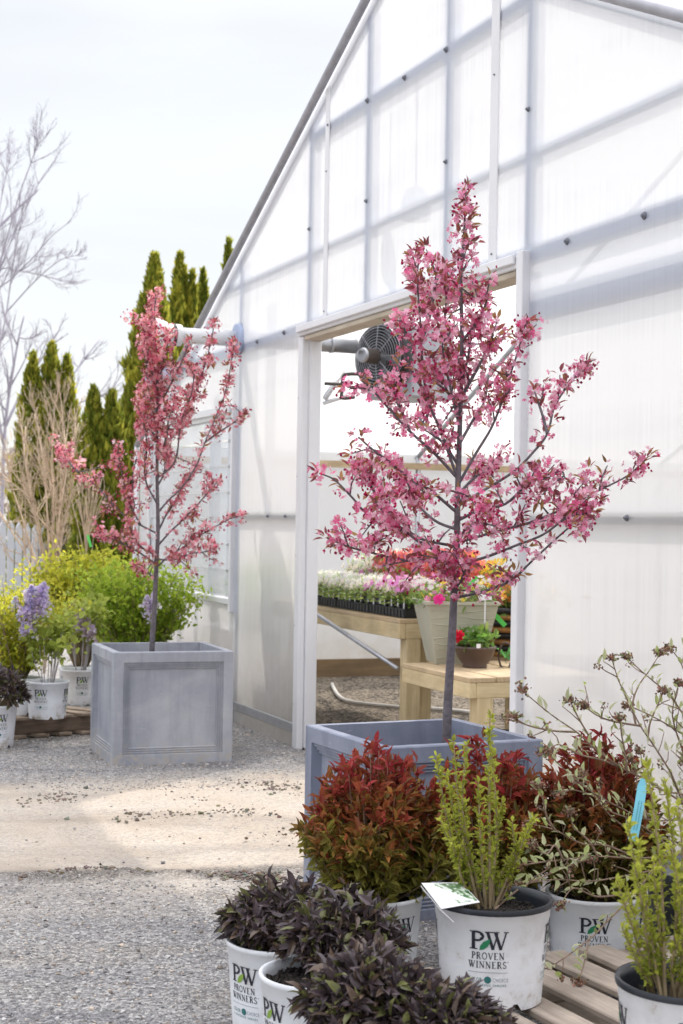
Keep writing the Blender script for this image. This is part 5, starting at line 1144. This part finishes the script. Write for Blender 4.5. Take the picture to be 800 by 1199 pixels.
# ------------------------------------------------------------------ left shrubs in pots
def bush(th_, c, rx, ry, z0, z1, n_st, seed, cols, ll=(.03, .055), bare=.35, tilt=0.0, mat='glow', stemmat='wandbark', lw=.5, per=7, top=None):
    global NR
    NR = np.random.RandomState(seed); st_ = Geo(); lf = Geo()
    for i in range(n_st):
        a = NR.uniform(0, 2 * PI); q = math.sqrt(NR.uniform(0, 1)); zt = z0 + (z1 - z0) * NR.uniform(.55, 1.0) * (1 - .25 * q * q)
        e = c + np.array([math.cos(a) * rx * q + tilt, math.sin(a) * ry * q, zt]); b0 = c + np.array([math.cos(a), math.sin(a), 0]) * .03; mid = b0 + (e - b0) * .5 + UP * .05 + NR.normal(0, .02, 3)
        path = spline([b0, mid, e], 6); st_.tube(path, np.linspace(.0045 if per > 4 else .003, .0012, len(path)), 5)
        for f in np.linspace(bare, 1, 12):
            p_ = path[int(f * (len(path) - 1))]; m_ = per; o_ = NR.normal(0, .035, (m_, 3)) * (1 if f > .5 else .6); d = nrm(NR.normal(0, .8, (m_, 3)) + [0, 0, .25])
            k = np.clip(NR.normal(.5, .28, m_) + .35 * (f - .6), 0, 1); col = mixc(cols[0], cols[1], k) * (1 + NR.normal(0, .15, (m_, 1))).clip(.5, 1.5)
            lf.leaves(p_ + o_, d, NR.uniform(ll[0], ll[1], m_), lw, col)
    st_.build('stems', stemmat, th_, smooth=True); lf.build('foliage', mat, th_)
def panicle(par, p_, ax, l_, r_, n, col):
    g = Geo(); g.tube([p_ - ax * .05, p_ + ax * l_ * .6, p_ + ax * l_ * 1.02], [.003, .002, .001], 5, C=(.30, .34, .12))
    f = NR.uniform(0, 1, n) ** .8; q = p_ + np.outer(f * l_, ax) + np.clip(NR.normal(0, 1, (n, 3)), -1.5, 1.5) * (r_ * (1.05 - f))[:, None] * .6; g.flowers(q, rdir(n) + [0, -.3, .2], NR.uniform(.008, .013, n), jitc(col, n, .15)); g.build('flower_head', 'petal', par)
LIME = [(.28, .34, .03), (.66, .62, .06)]; GREEN = [(.20, .34, .03), (.48, .58, .06)]
def lpot(u, v, z, zb_, name, label, du, r_=.122, hh=.215, cat='potted shrub'):
    loc = gz_at(u, v, z, zb_); return potted(name, label, cat, loc, r_, hh, fx_yaw(loc, du))
th_, c = lpot(26, 793, .343, .128, 'potted_spirea', 'bright yellow green shrub with brown stems at the far left edge, behind the lilac', .75); bush(th_, c + [-.02, 0, 0], .36, .26, .28, .62, 60, 81, LIME, (.02, .04), .18)
th_, c = lpot(56, 797, .343, .128, 'potted_lilac', 'lilac with one big pale purple flower head in a white pot on the brown pallet', -.35); bush(th_, c, .13, .12, .2, .46, 12, 82, [(.30, .38, .07), (.46, .52, .10)], (.035, .06), .45, 0, 'glow', 'bark_pale', .6, 3)
NR = np.random.RandomState(83); yb_ = float(c[1])
for u, v, l_ in ((40, 726, .14), (30, 722, .10), (50, 716, .13), (36, 705, .11), (47, 700, .10), (33, 740, .06)): panicle(th_, at(u, v, yb_ - .05), nrm(np.array([NR.uniform(-.3, .3), -.1, .9])), l_ * .85, .055, 230, (.66, .58, .80))
for u, v in ((18, 712),): panicle(th_, at(u, v, yb_), UP, .06, .035, 90, (.68, .62, .80))
th_, c = lpot(94, 783, .343, .128, 'potted_lilac', 'lilac with small faded flower head in the white pot next to the pale planter', .12); bush(th_, c, .17, .14, .25, .50, 12, 84, [(.30, .38, .07), (.46, .52, .10)], (.035, .06), .5, 0, 'glow', 'bark_pale', .6, 3)
yb_ = float(c[1])
for u, v, l_ in ((100, 742, .10), (94, 738, .10), (106, 745, .07), (92, 728, .08)): panicle(th_, at(u, v, yb_ - .05), nrm(np.array([.2, -.1, .9])), l_, .04, 110, (.72, .62, .74))
loc = gz_at(-9, 824, .24, 0); th_, c = potted('potted_weigela', 'small dark purple leaved shrub in a white pot at the far left edge', 'potted shrub', loc, .138, .24, fx_yaw(loc, .35)); purple(th_, c, .20, .23, 80, 85, -.1)
locB = at(160, 772, 10.4); locB[2] = 0
th_, c = potted('potted_ninebark', 'large bright green leafy shrub directly behind the pale grey planter', 'potted shrub', locB, .15, .26, 0); bush(th_, c, .44, .28, .30, .82, 100, 86, GREEN, (.028, .05), .25)
NR = np.random.RandomState(87)
for u, v in ((176, 722), (172, 716), (180, 712)): panicle(th_, at(u, v, 10.05), UP, .10, .045, 100, (.72, .64, .80))
locB = at(95, 770, 10.9); locB[2] = 0
th_, c = potted('potted_ninebark', 'lime yellow leafy shrub behind the two lilacs', 'potted shrub', locB, .15, .26, 0); bush(th_, c, .42, .28, .35, .86, 80, 88, LIME, (.03, .055), .4)

# ------------------------------------------------------------------ background: fence, conifers, bare trees
yFn = 19.0; pL, pR = at(-30, 660, yFn), at(104, 660, yFn + 1.2); e = nrm((pR - pL) * [1, 1, 0]); ln = np.linalg.norm((pR - pL)[:2]); pL[2] = 0
fn_ = thing('picket_fence', 'white picket fence behind the bare shrubs at far left', 'fence', pL); nv = np.array([-e[1], e[0], 0])
i = 0; x = 0
while x < ln:
    zt = 1.16 + .10 * math.sin(x * 2.1 + 1) ; w = .088; g = Geo(); A_ = pL + e * x
    V = [A_, A_ + e * w, A_ + e * w + UP * (zt - .07), A_ + e * w / 2 + UP * zt, A_ + UP * (zt - .07)]; V += [v + nv * .02 for v in V]
    g.raw(V, [[2, 3, 4], [9, 8, 7]], [[0, 1, 2, 4], [6, 5, 9, 7], [0, 5, 6, 1], [1, 6, 7, 2], [2, 7, 8, 3], [3, 8, 9, 4], [4, 9, 5, 0]]); g.build('picket', 'fence', fn_); x += .118
for z in (.35, .9):
    g = Geo(); g.box(pL + nv * .021 + UP * z, e * ln, nv * .035, UP * .08); g.build('rail', 'fence', fn_)
def thuja(label, u, vtop, y, wpx, seed, multi=None, gold=.5, zbot=.15, slim=False):
    global NR
    NR = np.random.RandomState(seed); top = at(u, vtop, y); base = np.array([top[0], top[1], 0]); hh = top[2]; rr = wpx / F * y / 2
    th_ = thing('thuja_tree', label, 'tree', base); g = Geo(); g.tube([base, base + UP * hh * .5, base + UP * hh * .93], [.07, .05, .012], 7); g.build('trunk', 'bark', th_)
    cr_ = Geo(); heads = multi or [(0, 1.0, 1.0)]
    for dx, hf, wf in heads:
        h_ = hh * hf; n = int((17000 if slim else 8500) * (wf ** 1.0) * (h_ / 4) ** .8); f = zbot / h_ + (1 - zbot / h_) * NR.uniform(0, 1, n) ** 1.15
        prof = (1 - f) ** .95 + .02 if slim else np.minimum(1, (1 - f) * 4.2) ** .62 * (.55 + .45 * np.minimum(1, (1 - f) * 1.5)); a = NR.uniform(0, 2 * PI, n); lump = 1 + .14 * np.sin(a * 3 + f * 17 + seed) + .10 * np.sin(a * 7 - f * 31) + .08 * np.sin(f * 55 + a * 2)
        q = np.sqrt(NR.uniform(.35, 1, n)) * rr * wf * prof * lump
        p_ = base + np.stack([np.cos(a) * q + dx * rr, np.sin(a) * q, f * h_], 1); d = nrm(np.stack([np.cos(a) * .38, np.sin(a) * .38, np.full(n, 1.0)], 1) + NR.normal(0, .25, (n, 3)))
        col = mixc((.12, .17, .02), (.54, .49, .06), np.clip(NR.beta(1.3, 2.6, n) * 1.3 * gold + .25 * (lump - 1) * 3, 0, 1)) * (1 + NR.normal(0, .2, (n, 1))).clip(.4, 1.6)
        cr_.leaves(p_ - d * .06, d, NR.uniform(.07, .15, n), .36, col, up=np.stack([np.cos(a), np.sin(a), np.zeros(n)], 1), simple=True)
        tn = 60; cr_.leaves(base + np.stack([NR.normal(0, .012, tn) + dx * rr, NR.normal(0, .012, tn), h_ * NR.uniform(.90, .985, tn)], 1), NR.normal(0, .2, (tn, 3)) + [0, 0, 1], .08, .3, jitc((.2, .19, .03), tn))
    cr_.build('crown', 'needle', th_)
thuja('tall narrow green conifer right behind the small pink tree', 181, 300, 17.5, 185, 91, None, .8, .15, True)
thuja('golden green conifer with two points above the vent pipe', 211, 298, 18.5, 54, 92, [(0, 1.0, 1.0), (.55, .955, .6)], 1.0)
thuja('small dark green conifer tip between the golden conifer and the roof edge', 238, 318, 19, 38, 93, None, .5)
thuja('slim conifer tip rising highest behind the greenhouse roof edge', 268, 281, 20, 32, 94, None, .55)
thuja('dark green pair of conifers left of the tall narrow one', 117, 455, 16.6, 72, 95, [(-.2, 1.0, .75), (.4, .985, .72)], .6)
thuja('olive conifer clump with three points behind the bare tan shrub', 60, 403, 20, 84, 96, [(0.02, 1.0, .7), (-.5, .965, .62), (.45, .955, .55)], .85)

# far wood beyond the yard, one hazy mass of grey tan crowns
NR = np.random.RandomState(120); g = Geo(); n = 9000
wx = NR.uniform(-60, 40, n); wy = 78 + NR.normal(0, 3, n); top_ = 3.4 + 1.0 * np.sin(wx * .35) + .7 * np.sin(wx * .9 + 1) + .5 * np.sin(wx * 2.1)
g.leaves(np.stack([wx, wy, top_ * NR.uniform(0, 1, n) ** .7], 1), rdir(n) + [0, 0, .8], NR.uniform(.5, 1.1, n), .45, mixc((.30, .27, .22), (.46, .42, .36), NR.uniform(0, 1, n)), simple=True)
tag(g.build('distant_wood', 'needle'), kind='stuff')
def bare(name, label, base, paths, r0, seed, mat, lev=3, spread=.6, cat='tree', nsub=(5, 4, 3), lens=(.38, .34, .3), fine=.006, droop=0.0, buds=None, sides=5):
    global NR
    NR = np.random.RandomState(seed); th_ = thing(name, label, cat, base); g = Geo(); tips = []
    def rec(path, ra, lv):
        rb = max(fine * .5, ra * .35); g.tube(path, np.linspace(ra, rb, len(path)), sides if lv == 0 else 4 if lv < 2 else 3)
        tips.append(path[-1])
        if lv >= lev: return
        Lt = np.linalg.norm(np.diff(path, axis=0), axis=1).sum(); ns = nsub[min(lv, len(nsub) - 1)]
        for j in range(ns):
            f = NR.uniform(.25, .97); i = max(1, int(f * (len(path) - 1))); p_ = path[i]; ax = nrm(path[i] - path[i - 1]); d = nrm(ax + NR.normal(0, spread, 3) + UP * .12); l_ = Lt * lens[min(lv, len(lens) - 1)] * NR.uniform(.6, 1.2) * (1.25 - .5 * f)
            m1 = p_ + d * l_ * .5 + NR.normal(0, .04, 3) * l_; e = p_ + nrm(d + UP * (.15 - droop)) * l_ + NR.normal(0, .05, 3) * l_; rec(spline([p_, m1, e], 3), max(fine, ra * .42), lv + 1)
    for pp, ra in paths: rec(spline(pp, 4), ra, 0)
    g.build('branches', mat, th_, smooth=True)
    if buds is not None:
        tp = np.array(tips); k = np.repeat(tp, 3, 0); b_ = Geo(); n = len(k); b_.leaves(k + NR.normal(0, .01, (n, 3)), rdir(n) + [0, 0, .6], NR.uniform(.02, .04, n), .5, jitc(buds, n, .2), simple=True); b_.build('buds', 'leaf', th_)
    return th_
yb_ = 26.0; B0 = at(-40, 600, yb_) * [1, 1, 0]
A3 = lambda pts, y, dy=0: [at(u, v, y + dy * i / max(1, len(pts) - 1)) for i, (u, v) in enumerate(pts)]
M['birch_twig'] = solid('grey_birch_twig', (.40, .375, .44), .8, var=.2)
bare('birch_tree', 'tall leafless birch with fine grey twigs at the left edge', B0, [([B0] + A3([(-38, 600), (-30, 420), (-22, 250), (-12, 120)], yb_), .07),
     (A3([(-30, 420), (-12, 345), (5, 290), (22, 230), (40, 180), (48, 150)], yb_, -.8), 0.0186), (A3([(-28, 400), (-5, 330), (18, 270), (45, 215), (66, 185)], yb_, .8), 0.0174),
     (A3([(-32, 440), (-8, 350), (15, 325), (40, 300), (62, 275), (84, 258)], yb_, -.4), 0.0161), (A3([(-32, 450), (-5, 325), (25, 318), (60, 325), (92, 332)], yb_, .6), 0.0149),
     (A3([(-34, 500), (-10, 440), (5, 380), (14, 320), (22, 270), (30, 230)], yb_, -1.0), 0.0174), (A3([(-30, 380), (-8, 280), (5, 215), (15, 170)], yb_, .4), 0.0155), (A3([(8, 365), (40, 330), (70, 305), (95, 298)], yb_, -.6), 0.0136)], .1, 101, 'birch_twig', 3, .42, nsub=(11, 8, 5), lens=(.20, .40, .42), fine=.0017)
B1 = at(0, 610, 24) * [1, 1, 0]
bare('birch_tree', 'lower leafless tree with thin twigs behind the olive conifers', B1, [([B1] + A3([(2, 600), (6, 500), (14, 440), (22, 395), (28, 370)], 24), .035), (A3([(6, 500), (30, 450), (55, 410), (70, 385)], 24, 1), .025),
     (A3([(4, 540), (60, 470), (92, 430), (118, 395)], 24, 1.2), .025), (A3([(4, 560), (80, 480), (125, 460), (148, 430)], 24, 1.2), .02), (A3([(4, 520), (-5, 470), (-4, 430), (2, 390)], 24, -.6), .025)], .05, 102, 'birch_twig', 3, .5, nsub=(8, 7, 5), lens=(.24, .42, .4), fine=.0017)
yb_ = 13.0; B2 = at(52, 760, yb_) * [1, 1, 0]
bare('bare_shrub', 'large leafless tan twigged shrub in front of the white fence', B2, [([B2] + A3([(u, v if v > 590 else 590 + (v - 590) * .70) for u, v in p_], yb_, dy), .012) for p_, dy in (
     ([(62, 690), (68, 620), (72, 560), (84, 500), (92, 455)], .4), ([(55, 690), (48, 630), (38, 590), (18, 560), (4, 548)], -.4), ([(58, 690), (56, 620), (52, 540), (46, 480), (40, 440)], .3), ([(60, 690), (62, 600), (60, 520), (62, 470), (58, 440)], -.3),
     ([(50, 690), (36, 640), (24, 600), (14, 560), (10, 520)], .3), ([(64, 690), (74, 620), (82, 580), (88, 540), (96, 500)], -.3), ([(54, 690), (44, 620), (34, 560), (28, 500), (30, 460)], .5), ([(60, 690), (70, 600), (78, 530), (76, 480), (74, 450)], .5), ([(46, 700), (30, 650), (12, 620), (0, 600)], .3))],
     .022, 103, 'twig_tan', 3, .40, 'shrub', (10, 7, 4), (.25, .36, .36), .0018, 0, None)
yb_ = 12.0; B3 = at(103, 760, yb_) * [1, 1, 0]
s3 = bare('grafted_shrub', 'small tan broom headed standard shrub on a slim stem', B3, [([B3] + A3([(102, 690), (101, 650), (101, 636)], yb_), .012)] + [(A3([(101, 638), (101 + dx * .45, 610), (101 + dx * .9, 585), (101 + dx, vt_)], yb_, dy), .004) for dx, vt_, dy in ((-9, 575, .1), (-5, 568, -.1), (0, 562, .1), (4, 565, -.1), (9, 568, .1), (14, 572, 0), (20, 582, .1), (23, 592, -.1), (-11, 590, 0), (7, 575, .15), (12, 585, -.15))], .012, 104, 'twig_tan', 1, .25, 'shrub', (5,), (.4,), .003)
q0, q1 = at(104, 626, yb_ - .05), at(108, 640, yb_ - .07); e = q1 - q0; g = Geo(); g.box(q0, e, [0, .003, 0], np.cross(nrm(e), [0, 1.0, 0]) * -.02); tag(g.build('plant_ribbon', 'green_tag', origin=q0), 'green ribbon tied to the small broom headed shrub', 'tag')
